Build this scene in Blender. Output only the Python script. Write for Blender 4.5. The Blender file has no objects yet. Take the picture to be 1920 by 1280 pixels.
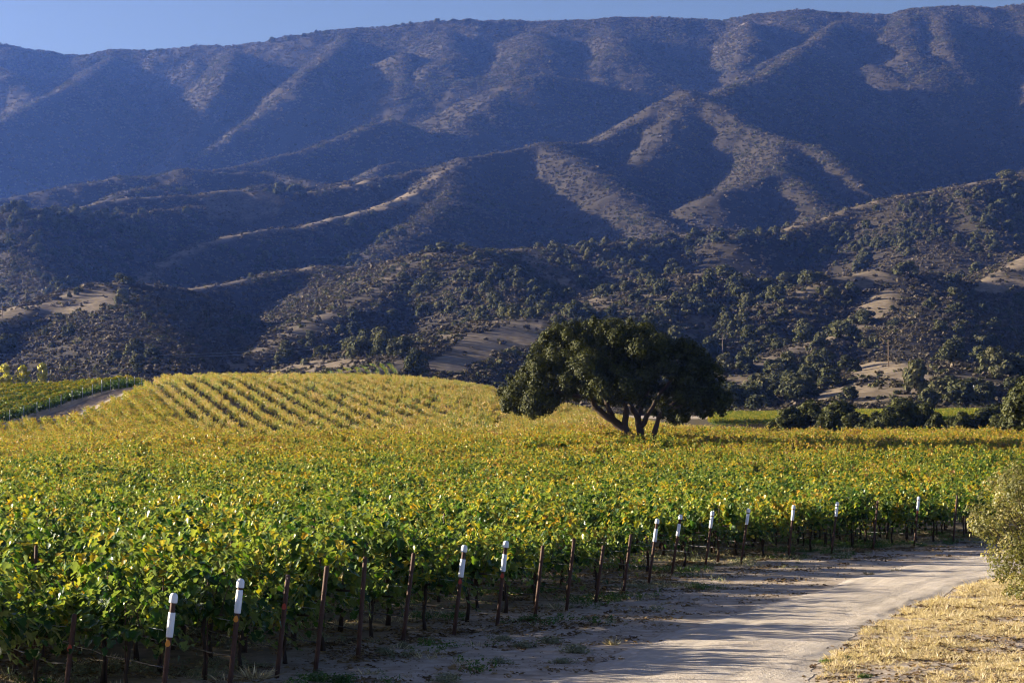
import bpy, math, random
import numpy as np
from mathutils import Vector

R = math.radians
random.seed(7)
rng = np.random.default_rng(7)
scn = bpy.context.scene
COL = scn.collection

# ------------------------------------------------------------------ camera
F = 4000.0                      # focal length in pixels of the 1920 wide photograph
HC = 3.25                       # eye height above the near ground
PITCH = math.atan(216.0 / F)
cam_d = bpy.data.cameras.new("camera")
cam = bpy.data.objects.new("camera", cam_d)
COL.objects.link(cam)
cam_d.sensor_width = 36.0
cam_d.lens = 36.0 * F / 1920.0
cam_d.clip_start = 0.5
cam_d.clip_end = 30000
cam.location = (0, 0, HC)
cam.rotation_euler = (math.pi / 2 + PITCH, 0, 0)
scn.camera = cam

# ------------------------------------------------------------------ world, sun, exposure
SUN_EL, SUN_AZ = R(13.6), R(-76)          # azimuth from +Y, negative to the left
world = bpy.data.worlds.new("World")
scn.world = world
world.use_nodes = True
wn = world.node_tree
bg = wn.nodes["Background"]
sky = wn.nodes.new("ShaderNodeTexSky")
sky.sky_type = 'NISHITA'
sky.sun_disc = False
sky.sun_elevation = SUN_EL
sky.sun_rotation = SUN_AZ
sky.altitude = 100
sky.air_density = 0.17
sky.dust_density = 0.5
sky.ozone_density = 0.3
wn.links.new(sky.outputs[0], bg.inputs[0])
bg.inputs[1].default_value = 0.078
sun_d = bpy.data.lights.new("sun", 'SUN')
sun = bpy.data.objects.new("sun", sun_d)
COL.objects.link(sun)
sun_d.energy = 5.0
sun_d.angle = R(0.5)
sun_d.color = (1.0, 0.89, 0.73)
sdir = Vector((math.sin(SUN_AZ) * math.cos(SUN_EL), math.cos(SUN_AZ) * math.cos(SUN_EL), math.sin(SUN_EL)))
sun.rotation_euler = sdir.to_track_quat('Z', 'Y').to_euler()
sun.location = (-60, 40, 60)
scn.view_settings.view_transform = 'Standard'
scn.view_settings.look = 'None'
scn.view_settings.exposure = 1.85
scn.view_settings.gamma = 1.0
cy = scn.cycles
cy.max_bounces = 6
cy.diffuse_bounces = 2
cy.glossy_bounces = 2
cy.transmission_bounces = 3
cy.volume_bounces = 0
cy.transparent_max_bounces = 8
cy.use_denoising = True
cy.pixel_filter_type = 'BLACKMAN_HARRIS'
cy.filter_width = 1.15

# ------------------------------------------------------------------ helpers
CP, SP = math.cos(PITCH), math.sin(PITCH)


def W(px, py, D):
    """World point seen at photo pixel (px, py) at distance Y = D."""
    u = (px - 960.0) / F
    v = (640.0 - py) / F
    t = D / (CP - v * SP)
    return (t * u, D, HC + t * (SP + v * CP))


def onground(px, py, z=0.0):
    u = (px - 960.0) / F
    v = (640.0 - py) / F
    t = (z - HC) / (SP + v * CP)
    return (t * u, t * (CP - v * SP), z)


def project(x, y, z):
    dz = z - HC
    f = y * CP + dz * SP
    up = -y * SP + dz * CP
    return 960 + F * x / f, 640 - F * up / f


def hash2(ix, iy, seed):
    h = (ix.astype(np.int64) * 374761393 + iy.astype(np.int64) * 668265263 + seed * 1442695041) & 0xFFFFFFFF
    h = ((h ^ (h >> 13)) * 1274126177) & 0xFFFFFFFF
    h = h ^ (h >> 16)
    return (h & 0xFFFF) / 65535.0


def vnoise(x, y, seed=0):
    x0 = np.floor(x); y0 = np.floor(y)
    fx = x - x0; fy = y - y0
    fx = fx * fx * fx * (fx * (fx * 6 - 15) + 10); fy = fy * fy * fy * (fy * (fy * 6 - 15) + 10)
    a = hash2(x0, y0, seed); b = hash2(x0 + 1, y0, seed)
    c = hash2(x0, y0 + 1, seed); d = hash2(x0 + 1, y0 + 1, seed)
    return (a + (b - a) * fx) * (1 - fy) + (c + (d - c) * fx) * fy


def fbm(x, y, octaves=4, seed=0):
    s = 0; a = 1; t = 0
    for i in range(octaves):
        s = s + a * (vnoise(x * 2 ** i + 17.3 * i, y * 2 ** i - 9.1 * i, seed + i) - 0.5)
        t += a * 0.5; a *= 0.5
    return s / t


def mesh_np(name, verts, faces, loop_tot=None, mats=None, mat_idx=None, smooth=False):
    """verts (N,3); faces (M,k) array, or (flat indices, sizes) through loop_tot."""
    me = bpy.data.meshes.new(name)
    verts = np.ascontiguousarray(verts, dtype=np.float32)
    if loop_tot is None:
        faces = np.asarray(faces, dtype=np.int32)
        m, k = faces.shape
        flat = faces.ravel(); tot = np.full(m, k, dtype=np.int32)
    else:
        flat = np.asarray(faces, dtype=np.int32); tot = np.asarray(loop_tot, dtype=np.int32); m = len(tot)
    me.vertices.add(len(verts)); me.vertices.foreach_set("co", verts.ravel())
    me.loops.add(len(flat)); me.loops.foreach_set("vertex_index", flat)
    me.polygons.add(m)
    st = np.zeros(m, dtype=np.int32); st[1:] = np.cumsum(tot)[:-1]
    me.polygons.foreach_set("loop_start", st)
    me.polygons.foreach_set("loop_total", tot)
    if mats:
        for q in mats: me.materials.append(q)
    if mat_idx is not None:
        me.polygons.foreach_set("material_index", np.asarray(mat_idx, dtype=np.int32))
    me.polygons.foreach_set("use_smooth", np.full(m, smooth, dtype=bool))
    me.update(calc_edges=True)
    return me


def add_attr(me, name, vals):
    a = me.attributes.new(name, 'FLOAT', 'POINT')
    a.data.foreach_set("value", np.asarray(vals, dtype=np.float32))


def link(name, me, parent=None, loc=None):
    o = bpy.data.objects.new(name, me)
    COL.objects.link(o)
    if parent is not None: o.parent = parent
    if loc is not None: o.location = loc
    return o


def tag(o, label=None, cat=None, group=None, kind=None):
    if label: o["label"] = label
    if cat: o["category"] = cat
    if group: o["group"] = group
    if kind: o["kind"] = kind
    return o


def empty(name, loc, label, cat, group=None, rz=0.0, sc=1.0):
    o = bpy.data.objects.new(name, None)
    COL.objects.link(o)
    o.empty_display_size = 0.2
    o.location = loc; o.rotation_euler = (0, 0, rz); o.scale = (sc,) * 3
    return tag(o, label, cat, group)


def copy_tree(root, loc, rz, sc, label, group=None, skip=()):
    r = root.copy(); COL.objects.link(r)
    r.location = loc; r.rotation_euler = (0, 0, rz)
    r.scale = sc if hasattr(sc, '__len__') else (sc,) * 3
    r["label"] = label
    if group: r["group"] = group
    for ch in root.children:
        if ch.name.split('.')[0] in skip: continue
        c = ch.copy(); COL.objects.link(c); c.parent = r
        for g in ch.children:
            d = g.copy(); COL.objects.link(d); d.parent = c
    return r


class MB:
    """collects shapes into one mesh"""
    def __init__(self): self.v = []; self.f = []; self.t = []; self.n = 0; self.mi = []
    def add(self, v, f, mi=0):
        for q in f:
            self.f.extend([i + self.n for i in q]); self.t.append(len(q)); self.mi.append(mi)
        self.v.extend([tuple(p) for p in v]); self.n += len(v)
    def tube(self, pts, rad, n=8, caps=True, wob=0.0, mi=0):
        pts = [Vector(p) for p in pts]
        if not hasattr(rad, '__len__'): rad = [rad] * len(pts)
        v = []; f = []
        up = Vector((0.31, 0.92, 0.24))
        for i, p in enumerate(pts):
            a = pts[min(i + 1, len(pts) - 1)] - pts[max(i - 1, 0)]
            a.normalize()
            s = a.cross(up)
            if s.length < 0.05: s = a.cross(Vector((1, 0, 0)))
            s.normalize(); t = a.cross(s)
            for k in range(n):
                q = 2 * math.pi * k / n
                rr = rad[i] * (1 + wob * (random.random() - 0.5))
                v.append(p + s * math.cos(q) * rr + t * math.sin(q) * rr)
        for i in range(len(pts) - 1):
            for k in range(n):
                f.append((i * n + k, i * n + (k + 1) % n, (i + 1) * n + (k + 1) % n, (i + 1) * n + k))
        if caps:
            f.append(tuple(range(n))[::-1]); f.append(tuple((len(pts) - 1) * n + k for k in range(n)))
        self.add(v, f, mi)
    def lathe(self, prof, n=14, base=(0, 0, 0), mi=0):
        v = []; f = []
        for r, z in prof:
            for k in range(n):
                q = 2 * math.pi * k / n
                v.append((base[0] + r * math.cos(q), base[1] + r * math.sin(q), base[2] + z))
        for i in range(len(prof) - 1):
            for k in range(n):
                f.append((i * n + k, i * n + (k + 1) % n, (i + 1) * n + (k + 1) % n, (i + 1) * n + k))
        f.append(tuple(range(n))[::-1]); f.append(tuple((len(prof) - 1) * n + k for k in range(n)))
        self.add(v, f, mi)
    def mesh(self, name, mats, smooth=True):
        return mesh_np(name, np.array(self.v), self.f, self.t, mats, self.mi, smooth)


# ------------------------------------------------------------------ materials
def new_mat(name):
    m = bpy.data.materials.new(name); m.use_nodes = True
    nt = m.node_tree; nt.nodes.clear()
    out = nt.nodes.new("ShaderNodeOutputMaterial")
    return m, nt, out


def nd(nt, typ, **kw):
    n = nt.nodes.new(typ)
    for k, v in kw.items():
        if k.startswith('i_'):
            key = k[2:]
            n.inputs[int(key) if key.isdigit() else key].default_value = v
        else:
            setattr(n, k, v)
    return n


def ramp(nt, fac, stops, interp='LINEAR'):
    r = nt.nodes.new("ShaderNodeValToRGB")
    r.color_ramp.interpolation = interp
    e = r.color_ramp.elements
    while len(e) > 1: e.remove(e[-1])
    e[0].position = stops[0][0]; e[0].color = (*stops[0][1], 1)
    for p, c in stops[1:]:
        q = e.new(p); q.color = (*c, 1)
    nt.links.new(fac, r.inputs[0])
    return r.outputs[0]


def math_n(nt, op, a, b=None, clamp=False):
    n = nt.nodes.new("ShaderNodeMath"); n.operation = op; n.use_clamp = clamp
    for i, q in enumerate((a, b)):
        if q is None: continue
        if isinstance(q, (int, float)): n.inputs[i].default_value = q
        else: nt.links.new(q, n.inputs[i])
    return n.outputs[0]


def mix_c(nt, fac, a, b):
    n = nt.nodes.new("ShaderNodeMix"); n.data_type = 'RGBA'
    for i, q in ((0, fac), (6, a), (7, b)):
        if isinstance(q, (int, float)): n.inputs[i].default_value = q
        elif isinstance(q, tuple): n.inputs[i].default_value = (*q, 1)
        else: nt.links.new(q, n.inputs[i])
    return n.outputs[2]


def noise(nt, scale, detail=4, vec=None, rough=0.55):
    n = nd(nt, "ShaderNodeTexNoise"); n.inputs["Scale"].default_value = scale
    n.inputs["Detail"].default_value = detail; n.inputs["Roughness"].default_value = rough
    if vec is None:
        g = nd(nt, "ShaderNodeNewGeometry"); vec = g.outputs["Position"]
    nt.links.new(vec, n.inputs["Vector"])
    return n.outputs["Fac"]


def bump(nt, h, strength, dist):
    b = nd(nt, "ShaderNodeBump"); b.inputs["Strength"].default_value = strength
    b.inputs["Distance"].default_value = dist
    nt.links.new(h, b.inputs["Height"])
    return b.outputs[0]


def principled(nt, out, col, rough=0.9, spec=0.3, normal=None):
    p = nd(nt, "ShaderNodeBsdfPrincipled")
    if isinstance(col, tuple): p.inputs["Base Color"].default_value = (*col, 1)
    else: nt.links.new(col, p.inputs["Base Color"])
    p.inputs["Roughness"].default_value = rough
    p.inputs["Specular IOR Level"].default_value = spec
    if normal is not None: nt.links.new(normal, p.inputs["Normal"])
    if out is not None: nt.links.new(p.outputs[0], out.inputs[0])
    return p


def plain(name, col, rough=0.8, spec=0.3, var=0.25, scale=30, metal=0.0):
    m, nt, out = new_mat(name)
    tc = nd(nt, "ShaderNodeTexCoord")
    f = noise(nt, scale, 4, tc.outputs["Object"])
    c = mix_c(nt, f, tuple(q * (1 - var) for q in col), tuple(min(1, q * (1 + var)) for q in col))
    p = principled(nt, out, c, rough, spec, bump(nt, f, 0.3, 0.01))
    p.inputs["Metallic"].default_value = metal
    return m


def leaf_mat(name, stops, spread=0.9, off=0.5, far=None, transl=0.4, tcol=None, rough=0.5, spec=0.35, patch=0.0, patch_scale=0.05, obj_var=0.0, tr_gain=1.6, under=None):
    """leaf colour from the per-leaf 'rnd' value; far=(y0, y1, amount) lets the ripening advance along the block"""
    m, nt, out = new_mat(name)
    at = nd(nt, "ShaderNodeAttribute", attribute_name="rnd")
    v = math_n(nt, 'MULTIPLY', math_n(nt, 'SUBTRACT', at.outputs["Fac"], 0.5), spread)
    v = math_n(nt, 'ADD', v, off)
    g = nd(nt, "ShaderNodeNewGeometry")
    if far:
        sx = nd(nt, "ShaderNodeSeparateXYZ"); nt.links.new(g.outputs["Position"], sx.inputs[0])
        for y0, y1, a in far:
            mr = nd(nt, "ShaderNodeMapRange"); mr.clamp = True
            mr.inputs[1].default_value = y0; mr.inputs[2].default_value = y1
            mr.inputs[3].default_value = 0; mr.inputs[4].default_value = a
            nt.links.new(sx.outputs[1], mr.inputs[0])
            v = math_n(nt, 'ADD', v, mr.outputs[0])
    if patch:
        pn = noise(nt, patch_scale, 3, g.outputs["Position"])
        v = math_n(nt, 'ADD', v, math_n(nt, 'MULTIPLY', math_n(nt, 'SUBTRACT', pn, 0.5), patch))
    if obj_var:
        oi = nd(nt, "ShaderNodeObjectInfo")
        v = math_n(nt, 'ADD', v, math_n(nt, 'MULTIPLY', math_n(nt, 'SUBTRACT', oi.outputs["Random"], 0.5), obj_var))
    v = math_n(nt, 'ADD', v, 0.0, clamp=True)
    c = ramp(nt, v, stops)
    if under:
        c = mix_c(nt, math_n(nt, 'MULTIPLY', g.outputs["Backfacing"], .45), c, under)
    p = principled(nt, None, c, rough, spec)
    if transl > 0:
        t = nd(nt, "ShaderNodeBsdfTranslucent")
        gm = nd(nt, "ShaderNodeMix"); gm.data_type = 'RGBA'; gm.blend_type = 'MULTIPLY'; gm.inputs[0].default_value = 1
        nt.links.new(c, gm.inputs[6]); gm.inputs[7].default_value = (*(tcol or (tr_gain, tr_gain, tr_gain * 0.5)), 1)
        nt.links.new(gm.outputs[2], t.inputs[0])
        mx = nd(nt, "ShaderNodeMixShader"); mx.inputs[0].default_value = transl
        nt.links.new(p.outputs[0], mx.inputs[1]); nt.links.new(t.outputs[0], mx.inputs[2])
        nt.links.new(mx.outputs[0], out.inputs[0])
    else:
        nt.links.new(p.outputs[0], out.inputs[0])
    return m


VINE_STOPS = [(0.0, (.014, .048, .006)), (.28, (.042, .10, .008)), (.46, (.095, .165, .010)), (.60, (.24, .24, .012)),
              (.76, (.42, .28, .010)), (.92, (.48, .26, .020)), (1.0, (.25, .13, .05))]
M_vine = leaf_mat("vine_leaf", VINE_STOPS, 1.0, 0.25, far=[(75, 160, .23), (130, 205, .22)], transl=.33, rough=.38, spec=.38,
                  patch=.45, patch_scale=.12, obj_var=.42, under=(.27, .31, .11))
M_vine_dark = leaf_mat("green_vine_leaf", VINE_STOPS, .6, .48, transl=.2, rough=.5, spec=.4, patch=.25, patch_scale=.06)
M_oak = leaf_mat("oak_leaf", [(0, (.018, .021, .007)), (.5, (.044, .049, .014)), (1, (.092, .094, .027))], 1, .5, transl=.12, rough=.6, spec=.12)
M_hoak = leaf_mat("hill_oak_leaf", [(0, (.040, .046, .024)), (.5, (.074, .076, .038)), (1, (.14, .125, .068))], .7, .45, transl=.12, rough=.8, spec=.05, obj_var=.5)
M_chap = leaf_mat("chaparral_leaf", [(0, (.055, .048, .033)), (.5, (.095, .078, .053)), (1, (.15, .118, .083))], .6, .5, transl=.05, rough=.8, spec=.1, obj_var=.6)
M_poplar = leaf_mat("poplar_leaf", [(0, (.16, .19, .02)), (.5, (.36, .33, .05)), (1, (.5, .42, .08))], 1, .5, transl=.35)
M_shrub = leaf_mat("roadside_shrub_leaf", [(0, (.05, .06, .02)), (.5, (.14, .14, .05)), (.8, (.27, .23, .10)), (1, (.46, .38, .19))], 1, .5, transl=.3, rough=.5, spec=.25, patch=.5, patch_scale=1.2)
M_straw = leaf_mat("dry_grass_blade", [(0, (.30, .22, .14)), (.5, (.54, .44, .30)), (1, (.74, .65, .49))], 1, .5, transl=.25, rough=.6, spec=.3, obj_var=.3)
M_weed = leaf_mat("green_weed_leaf", [(0, (.03, .08, .015)), (.6, (.08, .16, .03)), (1, (.2, .2, .06))], .8, .45, transl=.3, obj_var=.5)
M_sage = leaf_mat("grey_weed_leaf", [(0, (.10, .12, .07)), (.5, (.20, .21, .13)), (1, (.36, .34, .2))], .9, .5, transl=.2, obj_var=.3)
M_litter = leaf_mat("dry_leaf", [(0, (.07, .045, .03)), (.5, (.17, .11, .06)), (1, (.34, .24, .12))], 1, .5, transl=.1, rough=.8, spec=.1)
M_bark = plain("oak_bark", (.075, .055, .042), .95, .1, .5, 2.5)
M_wood = plain("vine_wood", (.055, .038, .028), .95, .1, .5, 14)
M_rust = plain("rusty_steel", (.078, .036, .024), .75, .35, .6, 9)
M_cap = plain("white_plastic", (.80, .82, .86), .45, .4, .04, 12)
M_tag_o = plain("orange_plastic", (.72, .27, .03), .5, .4, .15, 20)
M_tag_r = plain("red_plastic", (.42, .05, .02), .5, .4, .15, 20)
M_hose = plain("black_hose", (.05, .05, .055), .35, .5, .2, 10)
M_wire = plain("galvanised_wire", (.35, .35, .35), .4, .5, .1, 10)
M_pole = plain("grey_timber", (.17, .12, .085), .9, .2, .3, 3)
M_whitepost = plain("pale_steel", (.42, .44, .46), .6, .3, .15, 5)
#@@TERRAIN
# ------------------------------------------------------------------ terrain: ridge skeleton, (px, py, distance) read off the photograph
def AD(px, py, pm=1.0):
    """distance along a spur running down the face of the far range"""
    ys = np.interp(px, [-200, 0, 150, 290, 500, 760, 1000, 1280, 1500, 1700, 1920], [75, 85, 108, 98, 83, 50, 42, 36, 20, 22, 10])
    zA = (856 - ys) / 4000 * 5000
    prom = pm * 135 * min(1, max(0, (py - ys) / 50.0))
    return (2500 - zA - prom) / (0.5 - (856 - py) / 4000.0)


def spur(*pts, pm=1.0): return [(x, y, AD(x, y, pm)) for x, y in pts]


# (points, side slope, crest rounding, width of the bare grass strip along the crest)
RID = [
 ([(-500,70,5000),(-200,75,5000),(0,85,5000),(70,97,5000),(150,108,5000),(215,97,5000),(290,98,5000),(370,88,5000),(440,90,5000),(500,83,5000),(560,70,5000),(610,62,5000),(680,56,5000),(760,50,5000),(820,44,5000),(900,41,5000),(1060,41,5000),(1150,37,5000),(1280,37,5000),(1350,41,5000),(1420,29,5000),(1500,21,5000),(1560,25,5000),(1660,31,5000),(1720,19,5000),(1800,15,5000),(1860,17,5000),(1920,10,5000),(2100,0,5000),(2500,10,5000)], .5, 60, 0),
 (spur((225,100),(180,125),(133,160),(90,180),(45,205),(0,228),(-80,270), pm=1.7), .78, 18, 0),
 (spur((140,172),(168,222),(160,270),(175,300),(215,335), pm=0.9), .78, 20, 0),
 (spur((-90,240),(0,272),(40,285),(52,310)), .78, 20, 0),
 (spur((-40,110),(20,140),(60,175), pm=1.3), .78, 20, 0),
 (spur((440,92),(425,135),(408,175),(385,215),(360,255),(335,290),(312,325), pm=1.35), .78, 15, 0),
 (spur((365,95),(368,140),(352,190),(345,225), pm=0.5), .55, 20, 0),
 (spur((650,75),(610,110),(570,140),(555,165),(525,190),(470,230),(420,265),(350,308),(315,325), pm=1.4), .78, 15, 0),
 (spur((720,150),(700,170),(640,192),(590,205),(545,215),(500,232),(440,262),(400,285),(355,315)), .78, 15, 0),
 (spur((670,215),(600,233),(560,250),(575,280)), .55, 20, 0),
 (spur((830,60),(850,110),(885,145),(868,170)), .55, 25, 0),
 (spur((760,100),(755,160),(770,190),(800,215)), .55, 25, 0),
 (spur((1000,60),(1010,95),(985,125)), .5, 30, 0),
 (spur((1150,60),(1160,100),(1130,130)), .5, 30, 0),
 (spur((1400,40),(1407,75),(1398,100),(1385,125)), .78, 15, 0),
 (spur((1570,40),(1535,72),(1495,90),(1450,112),(1400,140),(1350,165),(1320,180)), .78, 15, 0),
 (spur((1495,92),(1512,108),(1500,125)), .78, 15, 0),
 (spur((1700,25),(1690,60),(1710,100),(1740,130)), .55, 25, 0),
 (spur((1760,25),(1775,80),(1790,120),(1812,150)), .78, 20, 0),
 (spur((1990,60),(1960,140),(1930,205),(1905,225)), .78, 20, 0),
 (spur((1640,120),(1720,180),(1790,235)), .5, 15, 0),
 ([(1290,105,4700),(1220,135,4450),(1130,150,4250),(1060,150,4100),(1010,140,3950),(975,152,3900),(920,188,3780),(870,228,3650),(830,275,3500),(790,312,3350),(770,320,3300)], .6, 25, 0),
 ([(975,148,3950),(900,180,3850),(840,212,3800),(790,237,3750)], .6, 18, 0),
 ([(830,278,3700),(790,250,3650),(765,238,3600),(730,225,3550),(690,236,3500),(640,258,3430),(560,285,3320),(480,303,3220),(400,322,3120),(330,340,3020)], .62, 15, 0),
 ([(770,310,3250),(740,305,3200),(715,312,3160),(690,330,3100),(680,340,3070)], .6, 12, 0),
 ([(560,352,2420),(640,345,2500),(700,335,2560),(780,320,2640),(870,300,2720),(950,283,2800),(1010,270,2850),(1100,268,2950),(1130,262,2980),(1200,225,3100),(1250,190,3180),(1290,172,3230),(1330,180,3350),(1375,163,3480),(1440,140,3700),(1500,95,4000)], .62, 14, 0),
 ([(1290,172,3230),(1345,197,3130),(1400,235,3000),(1460,258,2900),(1530,275,2800),(1570,310,2680),(1610,350,2550),(1650,385,2450)], .62, 16, 0),
 ([(1020,270,2860),(1080,298,2720),(1130,330,2580),(1170,365,2460),(1210,400,2340),(1260,435,2200)], .58, 25, 0),
 ([(1290,180,3200),(1265,225,3060),(1240,265,2940),(1200,300,2800),(1185,320,2740)], .6, 20, 0),
 ([(1460,262,2880),(1450,310,2650),(1400,345,2500),(1340,365,2380)], .6, 20, 0),
 ([(1450,315,2640),(1500,350,2480),(1530,380,2380),(1545,410,2280)], .6, 20, 0),
 ([(870,300,2720),(840,318,2600),(800,345,2450),(772,366,2300),(700,390,2150),(640,405,2060),(560,425,1960),(450,437,1850),(380,455,1780),(330,480,1700),(290,500,1640),(265,530,1560)], .58, 12, 7),
 ([(845,325,2560),(830,375,2280),(780,420,2050),(720,470,1850),(690,500,1750)], .55, 22, 0),
 ([(-300,400,2500),(-100,385,2500),(0,375,2550),(80,358,2600),(150,345,2650),(230,332,2700),(300,330,2750),(345,318,2750),(420,325,2800),(500,323,2850),(560,335,2800),(620,348,2750)], .55, 18, 0),
 ([(200,380,2320),(250,357,2420),(300,348,2480)], .5, 14, 0),
 ([(470,352,2500),(530,345,2600),(560,350,2600)], .5, 14, 0),
 ([(100,400,2000),(200,378,2100),(300,368,2150),(380,363,2200),(440,356,2250),(520,362,2250),(580,360,2300),(640,350,2380),(690,340,2450)], .55, 14, 10),
 ([(-300,440,1600),(-60,425,1600),(0,412,1650),(30,397,1700),(70,392,1720),(130,400,1750),(200,405,1850),(300,395,1950),(380,385,2050)], .58, 14, 0),
 ([(40,395,1700),(30,450,1550),(60,500,1430),(110,550,1310),(130,578,1250)], .55, 22, 0),
 ([(350,543,1250),(450,527,1320),(530,508,1380),(600,500,1430),(680,500,1500),(760,490,1560),(800,478,1600),(840,464,1650)], .55, 10, 6),
 ([(610,502,1420),(640,535,1320),(620,575,1220),(580,615,1120),(540,645,1030)], .55, 25, 0),
 ([(-400,680,800),(-100,625,850),(0,597,900),(60,578,930),(130,556,960),(180,538,990),(230,528,1020),(290,534,1050),(325,548,1075)], .5, 12, 9),
 ([(200,534,1000),(235,585,900),(255,635,800),(300,690,700)], .48, 22, 0),
 ([(430,692,760),(480,662,820),(530,630,890),(580,602,960),(640,576,1030),(700,545,1100),(760,505,1180),(800,480,1240),(830,466,1290),(900,470,1380),(1000,468,1480),(1080,462,1550),(1150,455,1600),(1250,445,1650),(1340,430,1700),(1400,432,1720)], .5, 12, 6),
 ([(830,468,1280),(900,525,1120),(960,565,1020),(1010,595,930)], .48, 22, 0),
 ([(1000,470,1450),(1040,510,1330),(1075,550,1220),(1130,572,1130)], .5, 14, 5),
 ([(1080,465,1520),(1150,500,1400),(1200,535,1300)], .5, 16, 0),
 ([(700,692,620),(760,670,660),(830,642,710),(900,612,770),(960,598,820),(1010,595,870),(1080,590,940),(1140,573,1000),(1200,548,1060),(1270,520,1120),(1330,513,1160),(1400,522,1200),(1450,530,1240)], .28, 16, 9),
 ([(1330,515,1150),(1350,560,1050),(1380,610,950),(1400,660,850)], .48, 18, 0),
 ([(1270,522,1110),(1240,560,1020),(1180,605,920)], .48, 18, 0),
 ([(1370,442,1600),(1450,437,1650),(1520,415,1720),(1600,391,1780),(1700,366,1850),(1800,346,1920),(1880,338,1980),(1920,322,2030),(2000,290,2100),(2300,220,2200)], .52, 12, 6),
 ([(1800,350,1900),(1840,420,1650),(1875,470,1500),(1920,505,1400)], .5, 18, 0),
 ([(1690,372,1820),(1725,430,1620),(1775,480,1450)], .42, 30, 0),
 ([(1480,560,1000),(1570,522,1060),(1650,504,1120),(1710,512,1150),(1780,525,1180),(1850,545,1200),(1930,575,1200),(2200,650,1200)], .5, 12, 5),
 ([(1660,508,1100),(1668,560,1000),(1640,600,940),(1600,624,880),(1540,640,830),(1480,660,780),(1420,682,740)], .48, 10, 6),
 ([(1690,515,1120),(1725,580,960),(1705,640,830),(1690,685,740)], .48, 18, 0),
 ([(1750,676,640),(1742,692,600),(1730,715,560),(1715,742,525),(1700,765,500)], .2, 10, 0),
 ([(1960,470,1300),(1880,510,1220),(1830,532,1180)], .45, 14, 6),
]
# vineyard floor and the low hill behind it: rows = distance, columns = image column
ND = [0, 60, 100, 140, 180, 220, 260, 320, 380, 420, 470, 560]
NU = [-1500, -100, 0, 100, 180, 260, 400, 700, 820, 900, 1000, 1100, 1220, 1350, 1500, 1700, 1920, 3400]
NZ = [
 [0]*18, [0]*18, [0, 0, .05, .05, .1, .1, .1, .1, .1, .1, .1, .1, .1, .1, .1, .1, .1, .1],
 [1, 1, 1, 1.1, 1.2, 1.3, 1.3, 1.3, 1.3, 1.3, 1.3, 1.3, 1.3, 1.3, 1.3, 1.3, 1.3, 1.3],
 [2.4, 2.4, 2.5, 2.7, 3, 3.1, 3.1, 3.1, 3.1, 3.1, 3.1, 3.1, 3.1, 3.0, 2.9, 2.9, 2.9, 2.9],
 [3.4, 3.4, 3.4, 3.6, 3.9, 4.3, 4.5, 4.4, 4.4, 4.4, 4.4, 4.4, 4.4, 4.2, 4.1, 4.1, 4.1, 4.1],
 [4.2, 4.4, 4.7, 5.0, 5.6, 6.5, 6.8, 6.6, 6.6, 6.6, 6.5, 6.3, 5.8, 5.1, 4.6, 4.6, 4.6, 4.6],
 [8.0, 8.6, 8.9, 9.3, 10.0, 11.0, 11.3, 11.2, 11.0, 10.8, 9.8, 8.4, 6.6, 5.0, 4.2, 4.2, 4.2, 4.2],
 [13.0, 13.2, 13.3, 13.6, 14.2, 15.4, 15.9, 15.8, 15.1, 14.2, 12.2, 9.8, 7.4, 6.2, 6.2, 6.4, 6.6, 6.6],
 [15.2, 15.4, 15.5, 15.7, 16.3, 17.3, 17.9, 17.8, 16.9, 15.7, 13.2, 10.8, 8.8, 8.2, 8.4, 8.8, 9.0, 9.0],
 [14.8, 15, 15, 15, 15.2, 16.0, 16.8, 16.8, 15.6, 14.4, 12.8, 11.4, 10.6, 10.6, 10.8, 11.2, 11.4, 11.4],
 [16]*18]
NZ = np.array(NZ, float)
# smooth the table by resampling
_yd = np.arange(0, 566, 5.0); _xu = np.arange(-1500, 3401, 20.0)
_t = np.array([np.interp(_xu, NU, r) for r in NZ])
_t = np.array([np.interp(_yd, ND, _t[:, j]) for j in range(len(_xu))]).T
for _ in range(6):
    _p = np.pad(_t, 1, mode='edge'); _t2 = (_p[1:-1, :-2] + _p[1:-1, 2:] + 2 * _p[1:-1, 1:-1]) / 4
    _p = np.pad(_t2, 1, mode='edge'); _t = (_p[:-2, 1:-1] + _p[2:, 1:-1] + 2 * _p[1:-1, 1:-1]) / 4
NEAR_T = _t


ND_A = [0, 207, 440, 560]; ND_B = [0, 207, 347, 560]      # table distance -> distance on the ground (a nearer, steeper low hill)


def nearer(D): return np.interp(D, ND_A, ND_B)


def nearer_xy(D, X):
    D = np.asarray(D, float); B = nearer(D)
    return B, np.asarray(X, float) * B / D


def near_z(x, y):
    u = 960 + F * x / np.maximum(y, 1)
    d = np.interp(y, ND_B, ND_A)
    fi = np.clip(d / 5.0, 0, len(_yd) - 1.001); fj = np.clip((u + 1500) / 20.0, 0, len(_xu) - 1.001)
    i = fi.astype(int); j = fj.astype(int); a = fi - i; b = fj - j
    t = NEAR_T[i, j] * (1 - a) * (1 - b) + NEAR_T[i + 1, j] * a * (1 - b) + NEAR_T[i, j + 1] * (1 - a) * b + NEAR_T[i + 1, j + 1] * a * b
    return np.where(y > 207, HC + (t - HC) * y / np.maximum(d, 1), t)


EDGE_D, EDGE_X = nearer_xy([200, 275, 285, 310, 360, 400, 440], [-88, -78, -60.5, -58.8, -62.2, -66, -70])    # left edge of the hill vines
BLOCK_D, BLOCK_X = nearer_xy(np.arange(260, 461, 10.0), -72.3 - (np.arange(260, 461, 10.0) - 300) * .030)        # front row of the block left of the track


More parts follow.
